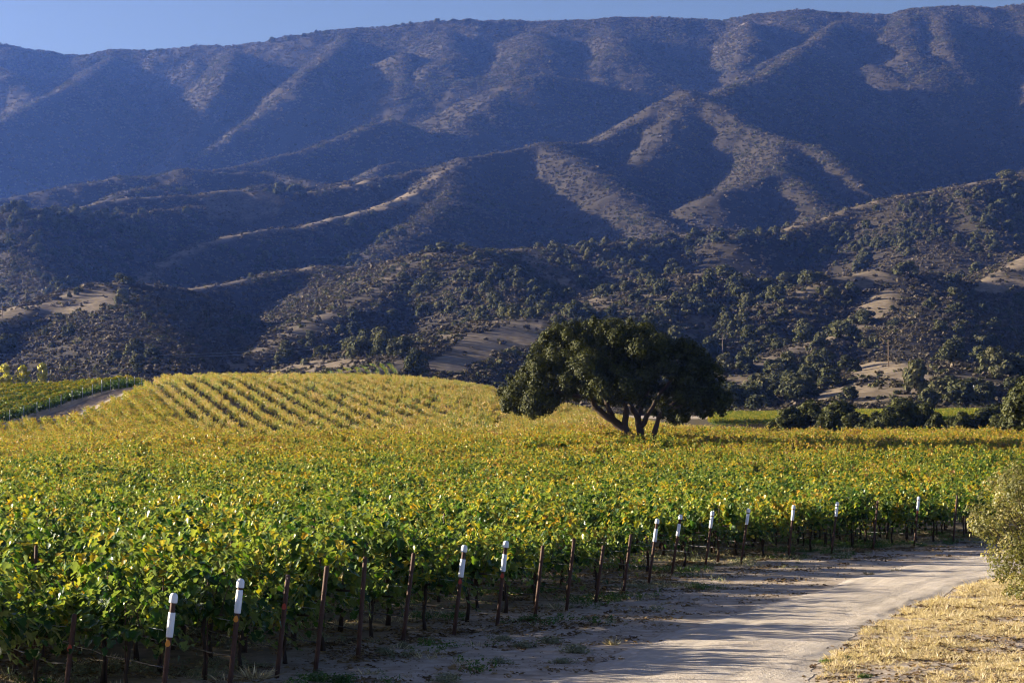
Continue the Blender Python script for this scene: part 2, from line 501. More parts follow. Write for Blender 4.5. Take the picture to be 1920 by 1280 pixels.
GD = np.concatenate([np.geomspace(6, 450, 330)[:-1], np.geomspace(450, 5600, 960)])
GU = np.concatenate([np.arange(-700, -90, 30.0), np.arange(-90, 2011, 2.5), np.arange(2040, 2640, 30.0)])
nD, nU = len(GD), len(GU)
YY, UU = np.meshgrid(GD, GU, indexing='ij')
XX = (UU - 960) / F * YY
ZN = near_z(XX.ravel(), YY.ravel()).reshape(XX.shape)
far = GD > 430
X = XX[far].ravel(); Y = YY[far].ravel()
# slight wander of the ridge lines
wx = X + 5 * fbm(X / 130, Y / 130, 3, 11) * np.clip(Y / 3000, .2, 1.3)
wy = Y + 6 * fbm(X / 130, Y / 130, 3, 23) * np.clip(Y / 3000, .2, 1.3)
H = np.interp(Y, [400, 520, 600, 800, 1000, 1500, 2000, 2500, 3000, 4000, 5000], [10, 14, 19, 29, 42, 86, 130, 180, 225, 310, 400])
CREST = np.full(X.shape, 1e9)      # distance to the nearest grassy crest in grass widths
DEPTH = np.zeros(X.shape)
for pts, s, r, gw in RID:
    if min(p[2] for p in pts) < 1250 and s > .3: s *= .92; r *= 1.1
    P = np.array([W(*p) for p in pts])
    m = np.where((Y > P[:, 1].min() - 1700) & (Y < P[:, 1].max() + 900))[0]
    x = wx[m]; y = wy[m]
    best = np.full(len(m), -1e9); bd = np.full(len(m), 1e9)
    for a, b in zip(P[:-1], P[1:]):
        ex, ey = b[0] - a[0], b[1] - a[1]
        t = np.clip(((x - a[0]) * ex + (y - a[1]) * ey) / (ex * ex + ey * ey), 0, 1)
        d = np.hypot(x - a[0] - t * ex, y - a[1] - t * ey)
        z = a[2] + t * (b[2] - a[2]) - s * (np.sqrt(d * d + r * r) - r)
        up = z > best
        best[up] = z[up]; bd[up] = d[up]
    k = np.clip(Y[m] / 3000, .2, 1) * 14
    h0 = H[m]
    q = np.clip(.5 + .5 * (best - h0) / k, 0, 1)
    win = best > h0
    H[m] = h0 * (1 - q) + best * q + k * q * (1 - q) * .6
    if gw:
        c = CREST[m]; c = np.where(win, bd / gw, c); CREST[m] = c
    else:
        c = CREST[m]; c = np.where(win, 1e9, c); CREST[m] = c
    dd = DEPTH[m]; DEPTH[m] = np.where(win, bd, dd)
# gullies: ridged noise that fades out on the crests
amp = np.clip(DEPTH / 90, 0, 1) * np.clip((Y - 450) / 2200, 0.05, 1.0)
def ridged(x, y, seed): return 1 - np.abs(2 * vnoise(x, y, seed) - 1)
gl = (ridged(X / 150, Y / 230, 3) - .6) * 8 + (ridged(X / 70, Y / 110, 5) - .6) * 4 + (ridged(X / 34, Y / 50, 8) - .6) * 2
H = H + gl * amp + fbm(X / 24, Y / 24, 3, 31) * np.clip((Y - 450) / 1500, .1, 1) * 2.2
ZZ = ZN.copy()
w = np.clip((Y - 440) / 110, 0, 1); w = w * w * (3 - 2 * w)
ZZ[far] = (ZN[far].ravel() * (1 - w) + H * w).reshape(ZZ[far].shape)
nf = ~far
ZZ[nf] += (fbm(XX[nf] / 6, YY[nf] / 6, 3, 41) * .10 + fbm(XX[nf] / .9, YY[nf] / .9, 3, 43) * .02) * np.clip((YY[nf] - 5) / 20, 0, 1)


def ground(x, y):
    x = np.atleast_1d(np.asarray(x, float)); y = np.atleast_1d(np.asarray(y, float))
    u = 960 + F * x / y
    i = np.clip(np.searchsorted(GD, y) - 1, 0, nD - 2); j = np.clip(np.searchsorted(GU, u) - 1, 0, nU - 2)
    a = np.clip((y - GD[i]) / (GD[i + 1] - GD[i]), 0, 1); b = np.clip((u - GU[j]) / (GU[j + 1] - GU[j]), 0, 1)
    return ZZ[i, j] * (1 - a) * (1 - b) + ZZ[i + 1, j] * a * (1 - b) + ZZ[i, j + 1] * (1 - a) * b + ZZ[i + 1, j + 1] * a * b


def gz(x, y): return float(ground(x, y)[0])


ELEV = (ZZ - HC) / YY
RUN = np.maximum.accumulate(ELEV, axis=0)


def hit(px, py, dmin=300):
    """where the sight line through a photo pixel meets the terrain"""
    u = (px - 960) / F; v = (640 - py) / F
    den = CP - v * SP
    col = 960 + F * (u / den); e = (SP + v * CP) / den
    j = int(np.clip(np.searchsorted(GU, col), 0, nU - 1))
    i0 = int(np.searchsorted(GD, dmin))
    idx = np.where(ELEV[i0:, j] >= e)[0]
    i = i0 + (idx[0] if len(idx) else nD - 1 - i0)
    return ((col - 960) / F * GD[i], GD[i], ZZ[i, j])


def inpoly(px, py, poly):
    c = np.zeros(px.shape, bool)
    n = len(poly)
    for k in range(n):
        x1, y1 = poly[k]; x2, y2 = poly[(k + 1) % n]
        c ^= ((y1 > py) != (y2 > py)) & (px < (x2 - x1) * (py - y1) / (y2 - y1 + 1e-9) + x1)
    return c


PX, PY = project(XX, YY, ZZ)
# wandering edges for the bare grass patches
JX = PX + 14 * fbm(XX / 18, YY / 30, 3, 61); JY = PY + 7 * fbm(XX / 18, YY / 30, 3, 67)
GRASS_LITRIB = np.zeros(XX.shape)
GP = [  # dry grass patches and one painted sunlit rib (outline, nearest, farthest distance, strength)
 ([(-40,595),(130,553),(200,540),(250,560),(170,585),(60,592),(-40,625)], 600, 1300, .8),
 ([(720,380),(760,362),(785,362),(790,378),(740,388),(600,420),(560,425)], 1500, 2700, 1),
 ([(380,360),(520,360),(520,405),(470,412),(385,410)], 1400, 2600, .45),
 ([(470,700),(540,678),(640,670),(760,672),(760,705),(640,705)], 430, 900, .75),
 ([(790,690),(860,640),(960,605),(1020,600),(1020,640),(930,660),(860,700)], 430, 1000, 1.15),
 ([(1415,680),(1480,655),(1530,632),(1560,622),(1545,650),(1500,665),(1455,690)], 430, 1000, 1),
 ([(1520,745),(1600,720),(1590,690),(1640,675),(1740,685),(1745,740),(1600,760)], 430, 900, 1),
 ([(1570,520),(1650,505),(1665,515),(1640,540),(1600,545)], 700, 1400, .7),
 ([(1620,560),(1665,545),(1672,575),(1635,610),(1590,632),(1585,615)], 600, 1400, .85),
 ([(1820,545),(1850,520),(1940,462),(1940,535),(1880,550)], 700, 1600, .85),
 ([(640,575),(760,505),(800,480),(790,500),(700,560),(600,620),(560,630)], 700, 1500, .55),
 ([(960,470),(1010,470),(1060,540),(1130,560),(1180,585),(1120,580),(1040,545)], 900, 1700, .6),
 ([(1140,575),(1270,520),(1300,540),(1240,570),(1150,600)], 800, 1400, .5),
 ([(1280,600),(1330,580),(1340,610),(1290,640)], 700, 1300, .5),
 ([(1350,700),(1450,715),(1450,750),(1340,745)], 430, 800, .8),
 ([(1400,40),(1450,30),(1440,42),(1390,50)], 4500, 5200, .7),
 ([(1720,180),(1730,182),(1795,232),(1780,235)], 3000, 5000, .45),  # thin pale strip painting a sunlit rib onto the dark far face
 ([(1780,690),(1860,690),(1880,720),(1790,715)], 430, 800, .6),
]
for poly, d0, d1, s in GP:
    c = inpoly(JX, JY, poly) & (YY > d0) & (YY < d1)
    GRASS_LITRIB[c] = np.maximum(GRASS_LITRIB[c], s)
cr = np.zeros(XX.shape); cr[far] = (np.clip(1.5 - CREST, 0, .85)).reshape(cr[far].shape)
GRASS_LITRIB = np.maximum(GRASS_LITRIB, cr * np.clip(.75 + fbm(XX / 30, YY / 30, 2, 71), 0, 1))
# feather the edges
GRASS_LITRIB *= np.clip(.85 + .6 * fbm(XX / 14, YY / 22, 3, 101), .1, 1)
for _ in range(3):
    p_ = np.pad(GRASS_LITRIB, 1, mode='edge'); GRASS_LITRIB = (p_[:-2, 1:-1] + p_[2:, 1:-1] + p_[1:-1, :-2] + p_[1:-1, 2:] + 2 * p_[1:-1, 1:-1]) / 6
FIELD = (YY < 470).astype(float)       # vineyard soil near, wild hills beyond


def grid_sample(G, x, y):
    u = 960 + F * x / y
    i = np.clip(np.searchsorted(GD, y), 0, nD - 1); j = np.clip(np.searchsorted(GU, u), 0, nU - 1)
    return G[i, j]


M_land, nt, out = new_mat("land")
at = nd(nt, "ShaderNodeAttribute", attribute_name="grass")
af = nd(nt, "ShaderNodeAttribute", attribute_name="field")
n1 = noise(nt, .035, 5); n2 = noise(nt, .35, 5); n3 = noise(nt, 2.5, 6); n4 = noise(nt, 22, 4)
scrub = ramp(nt, n2, [(.3, (.018, .017, .012)), (.5, (.031, .027, .020)), (.7, (.054, .044, .033))])
scrub = mix_c(nt, math_n(nt, 'MULTIPLY', n1, .35), scrub, (.055, .041, .033))
grs = ramp(nt, n2, [(.3, (.12, .090, .065)), (.55, (.21, .165, .12)), (.75, (.30, .245, .18))])
wild = mix_c(nt, at.outputs["Fac"], scrub, grs)
soil = ramp(nt, n3, [(.3, (.30, .235, .18)), (.5, (.42, .345, .28)), (.7, (.53, .45, .375))])
soil = mix_c(nt, math_n(nt, 'MULTIPLY', ramp(nt, n4, [(.5, (0, 0, 0)), (.72, (1, 1, 1))]), .4), soil, (.17, .125, .085))
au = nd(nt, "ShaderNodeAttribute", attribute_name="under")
litter = ramp(nt, n3, [(.3, (.045, .038, .022)), (.5, (.085, .068, .038)), (.7, (.15, .115, .07))])  # litter and weed tones, kept dark to paint shade between the vine rows
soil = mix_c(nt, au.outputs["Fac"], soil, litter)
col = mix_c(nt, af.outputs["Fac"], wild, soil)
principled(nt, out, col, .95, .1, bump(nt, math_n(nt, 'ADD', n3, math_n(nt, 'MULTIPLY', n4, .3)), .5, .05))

ii, jj = np.meshgrid(np.arange(nD - 1), np.arange(nU - 1), indexing='ij')
base = (ii * nU + jj).ravel()
quads = np.stack([base, base + 1, base + nU + 1, base + nU], 1)
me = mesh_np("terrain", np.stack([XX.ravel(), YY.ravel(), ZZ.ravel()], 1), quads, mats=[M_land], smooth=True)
add_attr(me, "grass", GRASS_LITRIB.ravel()); add_attr(me, "field", FIELD.ravel())
# leaf litter and weeds under the vines, with row-gap shade painted into the soil
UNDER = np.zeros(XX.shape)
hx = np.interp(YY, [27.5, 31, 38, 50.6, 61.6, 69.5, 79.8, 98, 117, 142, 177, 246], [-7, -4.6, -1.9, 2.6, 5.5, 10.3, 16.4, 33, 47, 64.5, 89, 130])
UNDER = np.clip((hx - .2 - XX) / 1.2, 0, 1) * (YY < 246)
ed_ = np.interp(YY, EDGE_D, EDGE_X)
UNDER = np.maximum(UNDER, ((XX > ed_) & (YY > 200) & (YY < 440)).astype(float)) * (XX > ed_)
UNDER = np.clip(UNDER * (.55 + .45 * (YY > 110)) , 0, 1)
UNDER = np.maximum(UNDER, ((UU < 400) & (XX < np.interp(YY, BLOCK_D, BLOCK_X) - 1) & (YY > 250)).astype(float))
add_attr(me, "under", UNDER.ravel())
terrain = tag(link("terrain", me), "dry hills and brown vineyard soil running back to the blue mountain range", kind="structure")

# ------------------------------------------------------------------ haze: one closed box of even, thin air
M_haze, nt, out = new_mat("haze_air")
pv = nd(nt, "ShaderNodeVolumePrincipled")
pv.inputs["Color"].default_value = (.075, .16, .60, 1)
pv.inputs["Absorption Color"].default_value = (1, 1, 1, 1)
pv.inputs["Density"].default_value = .000085
pv.inputs["Anisotropy"].default_value = 0.5
nt.links.new(pv.outputs[0], out.inputs["Volume"])
hz = MB()
x0, x1, y0, y1, z0, z1 = -2450, 2450, -40, 5650, -2, 1180
hz.add([(x0, y0, z0), (x1, y0, z0), (x1, y1, z0), (x0, y1, z0), (x0, y0, z1), (x1, y0, z1), (x1, y1, z1), (x0, y1, z1)],
       [(0, 3, 2, 1), (4, 5, 6, 7), (0, 1, 5, 4), (1, 2, 6, 5), (2, 3, 7, 6), (3, 0, 4, 7)])
tag(link("haze", hz.mesh("haze", [M_haze], False)), "pale blue haze hanging over the valley and the hills", kind="stuff")
#@@VEG
# ------------------------------------------------------------------ leaves
VT = np.array([(0, 0, 0), (0, 1, -.10), (-.32, -.08, .07), (-.58, .22, .15), (-.33, .44, .04), (-.37, .74, .07),
               (.32, -.08, .07), (.58, .22, .15), (.33, .44, .04), (.37, .74, .07)])
VF = np.array([(0, 1, 5, 4, 3, 2), (0, 6, 7, 8, 9, 1)])
OT = np.array([(0, 0, 0), (.26, .35, .06), (.2, .75, .04), (0, 1, 0), (-.2, .75, .04), (-.26, .35, .06)]); OF = np.array([(0, 1, 2, 3, 4, 5)])
QT = np.array([(-.5, -.45, .0), (.5, -.5, .06), (.42, .5, 0), (-.45, .46, .05)]); QF = np.array([(0, 1, 2, 3)])
BT = np.array([(-.03, 0, 0), (.03, 0, 0), (.018, .55, .03), (0, 1, .16), (-.018, .55, .03)]); BF = np.array([(0, 1, 2, 3, 4)])


def unit(a): return a / np.maximum(np.linalg.norm(a, axis=1, keepdims=True), 1e-9)


def cards(C, T, N, size, tpl, fac):
    """place a leaf template at every centre: T tip direction, N face normal"""
    T = unit(T); B = unit(np.cross(T, N)); N = np.cross(B, T)
    size = np.broadcast_to(size, (len(C),))[:, None, None]
    v = C[:, None, :] + size * (tpl[None, :, 0:1] * B[:, None, :] + tpl[None, :, 1:2] * T[:, None, :] + tpl[None, :, 2:3] * N[:, None, :])
    k = len(tpl)
    f = (np.arange(len(C))[:, None, None] * k + fac[None, :, :]).reshape(-1, fac.shape[1])
    return v.reshape(-1, 3), f, k


def merge(parts):
    """[(verts, faces (list of lists or array), material index, rnd values)] -> mesh data"""
    V = []; Fl = []; Tt = []; MI = []; RN = []; n = 0
    for v, f, mi, rn in parts:
        v = np.asarray(v, float)
        if isinstance(f, np.ndarray):
            Fl.append((f + n).ravel()); Tt.append(np.full(len(f), f.shape[1])); m = len(f)
        else:
            Fl.append(np.array([i + n for q in f for i in q])); Tt.append(np.array([len(q) for q in f])); m = len(f)
        MI.append(np.full(m, mi)); V.append(v); n += len(v)
        RN.append(np.broadcast_to(rn, (len(v),)))
    return np.concatenate(V), np.concatenate(Fl), np.concatenate(Tt), np.concatenate(MI), np.concatenate(RN)


def merged_mesh(name, parts, mats, smooth=False):
    v, f, t, mi, rn = merge(parts)
    me = mesh_np(name, v, f, t, mats, mi, smooth)
    add_attr(me, "rnd", rn)
    return me


def mbparts(mb, mi):
    out = []; k = 0
    fs = []
    for t in mb.t: fs.append(mb.f[k:k + t]); k += t
    return (np.array([tuple(q) for q in mb.v]), fs, mi, .5)


def rdir(n): return unit(rng.normal(size=(n, 3)))


def blob_cards(blobs, per_area, size, up=.25, bias=.5, flat=1.0, tpl=QT, fac=QF):
    """foliage clumps: cards through the outer part of every (x,y,z,r) blob"""
    C = []; N = []; Rn = []
    for b in blobs:
        x, y, z, r = b[:4]
        n = max(6, int(per_area * r * r))
        d = rdir(n)
        rad = r * (1 - .45 * rng.random(n) ** 1.6)
        C.append(np.array([x, y, z]) + d * rad[:, None] * np.array([1, 1, flat]))
        N.append(d + .55 * rdir(n) + np.array([0, 0, up]))
        Rn.append(np.clip(rng.random(n) * (1 - bias) + bias * rng.random(), 0, 1))
    C = np.concatenate(C); N = unit(np.concatenate(N)); Rn = np.concatenate(Rn)
    T = np.cross(N, rdir(len(C)))
    s = size * (.6 + .8 * rng.random(len(C)))
    v, f, k = cards(C, T, N, s, tpl, fac)
    return v, f, np.repeat(Rn, k)


# ------------------------------------------------------------------ scatter of uncountable cover (one object per kind of cover)
def scatter(name, pts, rot, scl, protos, label, cat, pick=None):
    me = bpy.data.meshes.new(name)
    n = len(pts)
    me.vertices.add(n); me.vertices.foreach_set("co", np.ascontiguousarray(pts, dtype=np.float32).ravel())
    for an, dat in (("rot", rot), ("scl", scl)):
        a = me.attributes.new(an, 'FLOAT_VECTOR', 'POINT'); a.data.foreach_set("vector", np.ascontiguousarray(dat, dtype=np.float32).ravel())
    a = me.attributes.new("pick", 'INT', 'POINT')
    a.data.foreach_set("value", np.asarray(rng.integers(0, len(protos), n) if pick is None else pick, dtype=np.int32))
    c = bpy.data.collections.new(name + "_kinds")
    for p in protos: c.objects.link(p)
    g = bpy.data.node_groups.new(name + "_nodes", 'GeometryNodeTree')
    g.interface.new_socket("Geometry", in_out='INPUT', socket_type='NodeSocketGeometry')
    g.interface.new_socket("Geometry", in_out='OUTPUT', socket_type='NodeSocketGeometry')
    gi = g.nodes.new("NodeGroupInput"); go = g.nodes.new("NodeGroupOutput")
    ip = g.nodes.new("GeometryNodeInstanceOnPoints")
    ci = g.nodes.new("GeometryNodeCollectionInfo")
    ci.inputs["Collection"].default_value = c
    ci.inputs["Separate Children"].default_value = True
    ci.inputs["Reset Children"].default_value = True
    def na(nm, typ):
        q = g.nodes.new("GeometryNodeInputNamedAttribute"); q.data_type = typ; q.inputs[0].default_value = nm
        return q.outputs[0]
    g.links.new(gi.outputs[0], ip.inputs["Points"])
    g.links.new(ci.outputs[0], ip.inputs["Instance"])
    ip.inputs["Pick Instance"].default_value = True
    g.links.new(na("pick", 'INT'), ip.inputs["Instance Index"])
    e2r = g.nodes.new("FunctionNodeEulerToRotation")
    g.links.new(na("rot", 'FLOAT_VECTOR'), e2r.inputs[0])
    g.links.new(e2r.outputs[0], ip.inputs["Rotation"])
    g.links.new(na("scl", 'FLOAT_VECTOR'), ip.inputs["Scale"])
    g.links.new(ip.outputs[0], go.inputs[0])
    o = link(name, me)
    md = o.modifiers.new("cover", 'NODES'); md.node_group = g
    return tag(o, label, cat, kind="stuff")


def proto(name, me): return bpy.data.objects.new(name, me)


def zrot(n): return np.stack([np.zeros(n), np.zeros(n), rng.random(n) * 6.283], 1)


# ------------------------------------------------------------------ grapevines
def vine_parts(seed):
    random.seed(seed)
    nS = 31
    C = []; T = []; N = []; S = []; Rn = []
    for k in range(nS):
        x0 = rng.uniform(-.85, .85); side = rng.choice([-1, 1])
        kind = rng.random()
        L = rng.uniform(.8, 1.25)
        d = np.array([rng.normal(0, .28), side * abs(rng.normal(.25, .25)), 1.0]); d /= np.linalg.norm(d)
        droop = rng.uniform(.12, .35)
        if kind < .5: droop = rng.uniform(.7, 1.6); d = np.array([rng.normal(0, .35), side * rng.uniform(.5, 1.0), .9]); d /= np.linalg.norm(d)
        n = int(L / .049)
        s = np.linspace(.08, 1, n) * L
        p = np.array([x0, 0, .97]) + s[:, None] * d
        p[:, 2] -= droop * s * s * .75
        p[:, 1] += side * .1 * s * s
        out = np.stack([rng.normal(0, .6, n), side * np.ones(n) * .55 + rng.normal(0, .7, n), rng.normal(.1, .5, n)], 1)
        out = unit(out)
        q = p + out * rng.uniform(.03, .10, n)[:, None]
        tip = out * .8 + np.array([0, 0, -.75]) + .35 * rdir(n)
        nr = out * .7 + np.array([0, 0, .75]) + .55 * rdir(n)
        C.append(q); T.append(tip); N.append(nr)
        S.append(rng.uniform(.075, .20, n) * (1 - .35 * (s / L) ** 2))
        # the shoot tips and a few dying leaves near the cordon turn first
        Rn.append(np.clip(rng.random(n) * .8 + .28 * (p[:, 2] - 1.0) + rng.normal(0, .12), 0, 1))
    C = np.concatenate(C); ok = C[:, 2] > .42
    C = C[ok]; T = np.concatenate(T)[ok]; N = np.concatenate(N)[ok]; S = np.concatenate(S)[ok]; Rn = np.concatenate(Rn)[ok]
    v, f, k = cards(C, T, N, S, VT, VF)
    leaves = (v, f, 0, np.repeat(Rn, k))
    mb = MB()
    w = random.uniform(-.05, .05)
    mb.tube([(0, 0, -.05), (.02 + w, .02, .3), (w * .5, -.02, .65), (0, 0, .93)], [.042, .033, .03, .034], 7, wob=.3)
    for sd in (-1, 1):
        mb.tube([(0, 0, .90), (.18 * sd, .02, .97), (.5 * sd, -.02, .96), (.92 * sd, .0, .97)], [.03, .026, .022, .016], 6, wob=.4)
    for k in range(12):
        x0 = random.uniform(-.85, .85); sd = random.choice([-1, 1]); L = random.uniform(.5, .9)
        mb.tube([(x0, 0, .96), (x0 + .05, .1 * sd * L, .96 + .45 * L), (x0 + random.uniform(-.15, .15), .3 * sd * L, .96 + .75 * L)], [.006, .005, .003], 4, False)
    sb = MB(); sb.tube([(.07, .02, -.1), (.07, .03, 1.45)], .011, 6)
    return leaves, mb, sb


N_VV = 7
VINES = [vine_parts(100 + i) for i in range(N_VV)]
vine_fol = []; vine_tr = []; vine_st = []; vine_all = []
for i, (lv, mb, sb) in enumerate(VINES):
    vine_fol.append(merged_mesh("foliage", [lv], [M_vine]))
    vine_tr.append(mb.mesh("trunk", [M_wood])); vine_st.append(sb.mesh("stake", [M_rust]))
    vine_all.append(proto("vine_kind", merged_mesh("vine_kind", [lv, mbparts(mb, 1), mbparts(sb, 2)], [M_vine, M_wood, M_rust])))

# end posts read off the photograph: top pixel, base pixel, capped, (gap cap to sleeve, sleeve length), tag colour
POSTS = [((140, 1150), (122, 1300), 0, 'r'), ((326.5, 1115), (304, 1312), 2, 'o'), ((451, 1088), (430, 1288), 1, 'o'), ((540, 1077), (519, 1267), 0, 'r'),
 ((613.5, 1060), (591, 1256), 0, ''), ((684.7, 1043), (671, 1233), 0, ''), ((775.8, 1036), (755, 1204), 0, ''), ((871, 1024), (851, 1191), 2, 'r'),
 ((949, 1016), (932, 1174), 2, 'r'), ((1018, 1022), (1003, 1155), 0, ''), ((1076.6, 1008), (1062, 1144), 0, ''), ((1131.6, 1022), (1117, 1130), 0, ''),
 ((1183, 1001), (1169, 1113), 0, ''), ((1233, 974), (1216, 1096), 2, ''), ((1276, 966), (1259, 1080), 2, ''), ((1335.7, 959.5), (1322, 1068), 1, ''),
 ((1403.7, 954.5), (1389, 1058), 1, ''), ((1488.7, 948), (1478, 1048), 1, ''), ((1570, 942), (1559, 1040), 1, ''), ((1646, 938), (1637, 1033), 0, ''),
 ((1723, 932), (1714, 1026), 1, 'r'), ((1794.6, 927.7), (1787, 1019), 0, '')]
ROWDIR = np.array([-.46, .888]); ROWPERP = np.array([.888, .46])
starts = [onground(*p[1])[:2] for p in POSTS]
pre = [(starts[0][0] - .75, starts[0][1] - 2.3), (starts[0][0] - 1.5, starts[0][1] - 4.6)]
post_ = [(19.6, 83.5), (22.6, 87), (26, 90.5), (29.5, 94.5), (33, 98.5), (36.5, 103), (40, 107.5), (43.5, 112), (47, 117), (50.5, 122), (54, 127), (57.5, 132),
         (61, 137), (64.5, 142), (68, 147), (71.5, 152), (75, 157), (78.5, 162), (82, 167), (85.5, 172), (89, 177)]
rows = [(p, False) for p in pre] + [(p, True) for p in starts] + [(p, False) for p in post_]
# fill in rows where the measured posts stand far apart
full = []
for (a, fa), (b, fb) in zip(rows[:-1], rows[1:]):
    full.append((a, fa))
    sep = abs(np.dot(np.subtract(b, a), ROWPERP))
    if sep > 2.9: full.append((tuple(np.add(a, b) / 2 + np.array([.2, 1.0])), False))
full.append(rows[-1])
OAK = W(1185, 815, 180)
HILL0 = 207.0


def back_edge(x, y):
    u = 960 + F * x / y
    return np.interp(u, [0, 60, 900, 1100, 1300, 1500, 2200], [248, 246, 218, 222, 227, 231, 231])


VP = []; VROW = []
for ri, (st, real) in enumerate(full):
    st = np.array(st)
    t = np.arange(1.15 + rng.uniform(0, .2), 260, 1.62)
    p = st + t[:, None] * ROWDIR + ROWPERP * rng.normal(0, .06, (len(t), 1))
    lim = np.where((960 + F * p[:, 0] / p[:, 1]) < 1010, HILL0, back_edge(p[:, 0], p[:, 1]))
    ok = (p[:, 1] < lim) & (p[:, 0] > -.30 * p[:, 1] - 4) & (p[:, 0] < .30 * p[:, 1] + 4)
    ok &= rng.random(len(p)) > .035
    ok &= np.hypot(p[:, 0] - OAK[0], p[:, 1] - OAK[1]) > 2.2
    VP.append(p[ok]); VROW.append(np.full(ok.sum(), ri))
VP = np.concatenate(VP); VROW = np.concatenate(VROW)
VA = math.atan2(ROWDIR[1], ROWDIR[0])
# hill block: rows run a little left of straight away
HP = []; HA = []
hd = np.array([-.25, .968]); hpn = np.array([.968, .25])
for k in range(-70, 70):
    t = np.arange(0, 260, 1.62)
    x0 = k * 2.55 if k > -10 else -25.5 + (k + 10) * 1.8
    fan = -.235 - .0018 * max(0, -25 - x0)
    hd = np.array([fan, 1.0]) / math.hypot(fan, 1); hpn = np.array([hd[1], -hd[0]])
    p = np.array([x0 + rng.normal(0, .05), HILL0 + 1.5]) + t[:, None] * hd + hpn * rng.normal(0, .10, (len(t), 1))
    u = 960 + F * p[:, 0] / p[:, 1]
    edge = np.interp(p[:, 1], EDGE_D, EDGE_X)
    ok = (p[:, 1] > HILL0 + 1) & (p[:, 1] < np.interp(u, [-100, 900, 1010, 1100, 1300, 1400], [344, 344, 343, 336, 281, 231])) & (p[:, 0] > edge) & (p[:, 0] < .3 * p[:, 1] + 4) & (u < 1420)
    # the ground before it already belongs to the front block on the right
    ok &= ~((u > 1010) & (p[:, 1] < back_edge(p[:, 0], p[:, 1]) + 2))
    ok &= rng.random(len(p)) > .03
    HP.append(p[ok]); HA.append(np.full(ok.sum(), math.atan2(hd[1], hd[0])))
HP = np.concatenate(HP)
allp = np.concatenate([VP, HP])
ang = np.concatenate([np.full(len(VP), VA), np.concatenate(HA)])
az = ground(allp[:, 0], allp[:, 1])
n = len(allp)
ang = ang + rng.choice([0, math.pi], n) + rng.normal(0, .07, n)
vs = np.where(np.arange(n) < len(VP), rng.uniform(.78, 1.2, n), rng.uniform(.84, 1.06, n))
vs = vs * np.where((allp[:, 1] > 166) & (allp[:, 1] < 182) & (np.abs(allp[:, 0] - OAK[0]) < 9), 1.15, 1.0)
# keep the vines nearest to the eye that fall in the picture as objects
u, v = project(allp[:, 0], allp[:, 1], az + 1.4)
inview = (u > -25) & (u < 1945) & (v < 1300)
order = np.argsort(np.where(inview, allp[:, 1], 1e9))
near = order[:300]
pick = rng.integers(0, N_VV, n)
row_end = {}
for i in range(len(VP)):
    if VROW[i] not in row_end: row_end[VROW[i]] = i
is_end = set(row_end.values())
ORD = ["first", "second", "third", "fourth", "fifth", "sixth", "seventh", "eighth", "ninth", "tenth", "eleventh", "twelfth"]
real_rows = [k for k, (_, r) in enumerate(full) if r]
desc = {}; nc = 0; npl = 0
for k, p in zip(real_rows, POSTS):
    if p[2]: desc[k] = "%s white-capped post from the left" % ORD[nc]; nc += 1
    else: desc[k] = "%s bare rusty post from the left" % ORD[npl]; npl += 1
roots = {}
for i in near:
    k = int(pick[i])
    x, y = allp[i]
    if y < 45: lab = "dark green grapevine with large leaves near the camera, among the front rows"
    elif y < 60: lab = "green and yellow grapevine in the middle of the near vineyard rows"
    else: lab = "yellowing grapevine in the vineyard rows beyond the nearest vines"
    grp = "grapevines close to the camera" if y < 45 else ("grapevines in the middle rows" if y < 60 else "grapevines in the rows beyond")
    if i in is_end and VROW[i] in desc:
        lab = "grapevine at its row's road end, behind the " + desc[VROW[i]]
        grp = "grapevines at the road ends of their rows"
    elif False: pass
    if k not in roots:
        r = empty("grapevine", (x, y, az[i]), lab, "grapevine", grp)
        link("foliage", vine_fol[k], r); link("trunk", vine_tr[k], r); link("stake", vine_st[k], r)
        r.rotation_euler = (0, 0, ang[i]); r.scale = (vs[i],) * 3
        roots[k] = r
    else:
        copy_tree(roots[k], (x, y, az[i]), ang[i], vs[i], lab, grp)
rest = np.ones(n, bool); rest[near] = False
q = np.where(rest)[0]
scatter("grapevines", np.column_stack([allp[q], az[q]]), np.column_stack([np.zeros(len(q)), np.zeros(len(q)), ang[q]]), vs[q][:, None] * np.where((q >= len(VP))[:, None] & (allp[q, 0] + .24 * (allp[q, 1] - HILL0) > -30)[:, None], np.array([1.05, .58, .92]), np.array([1.0, 1.08, 1.0])),
        vine_all, "golden rows of grapevines covering the far field and the low hill", "vineyard", pick[q])
print("VINES", n, len(near), "far", allp[near, 1].max())

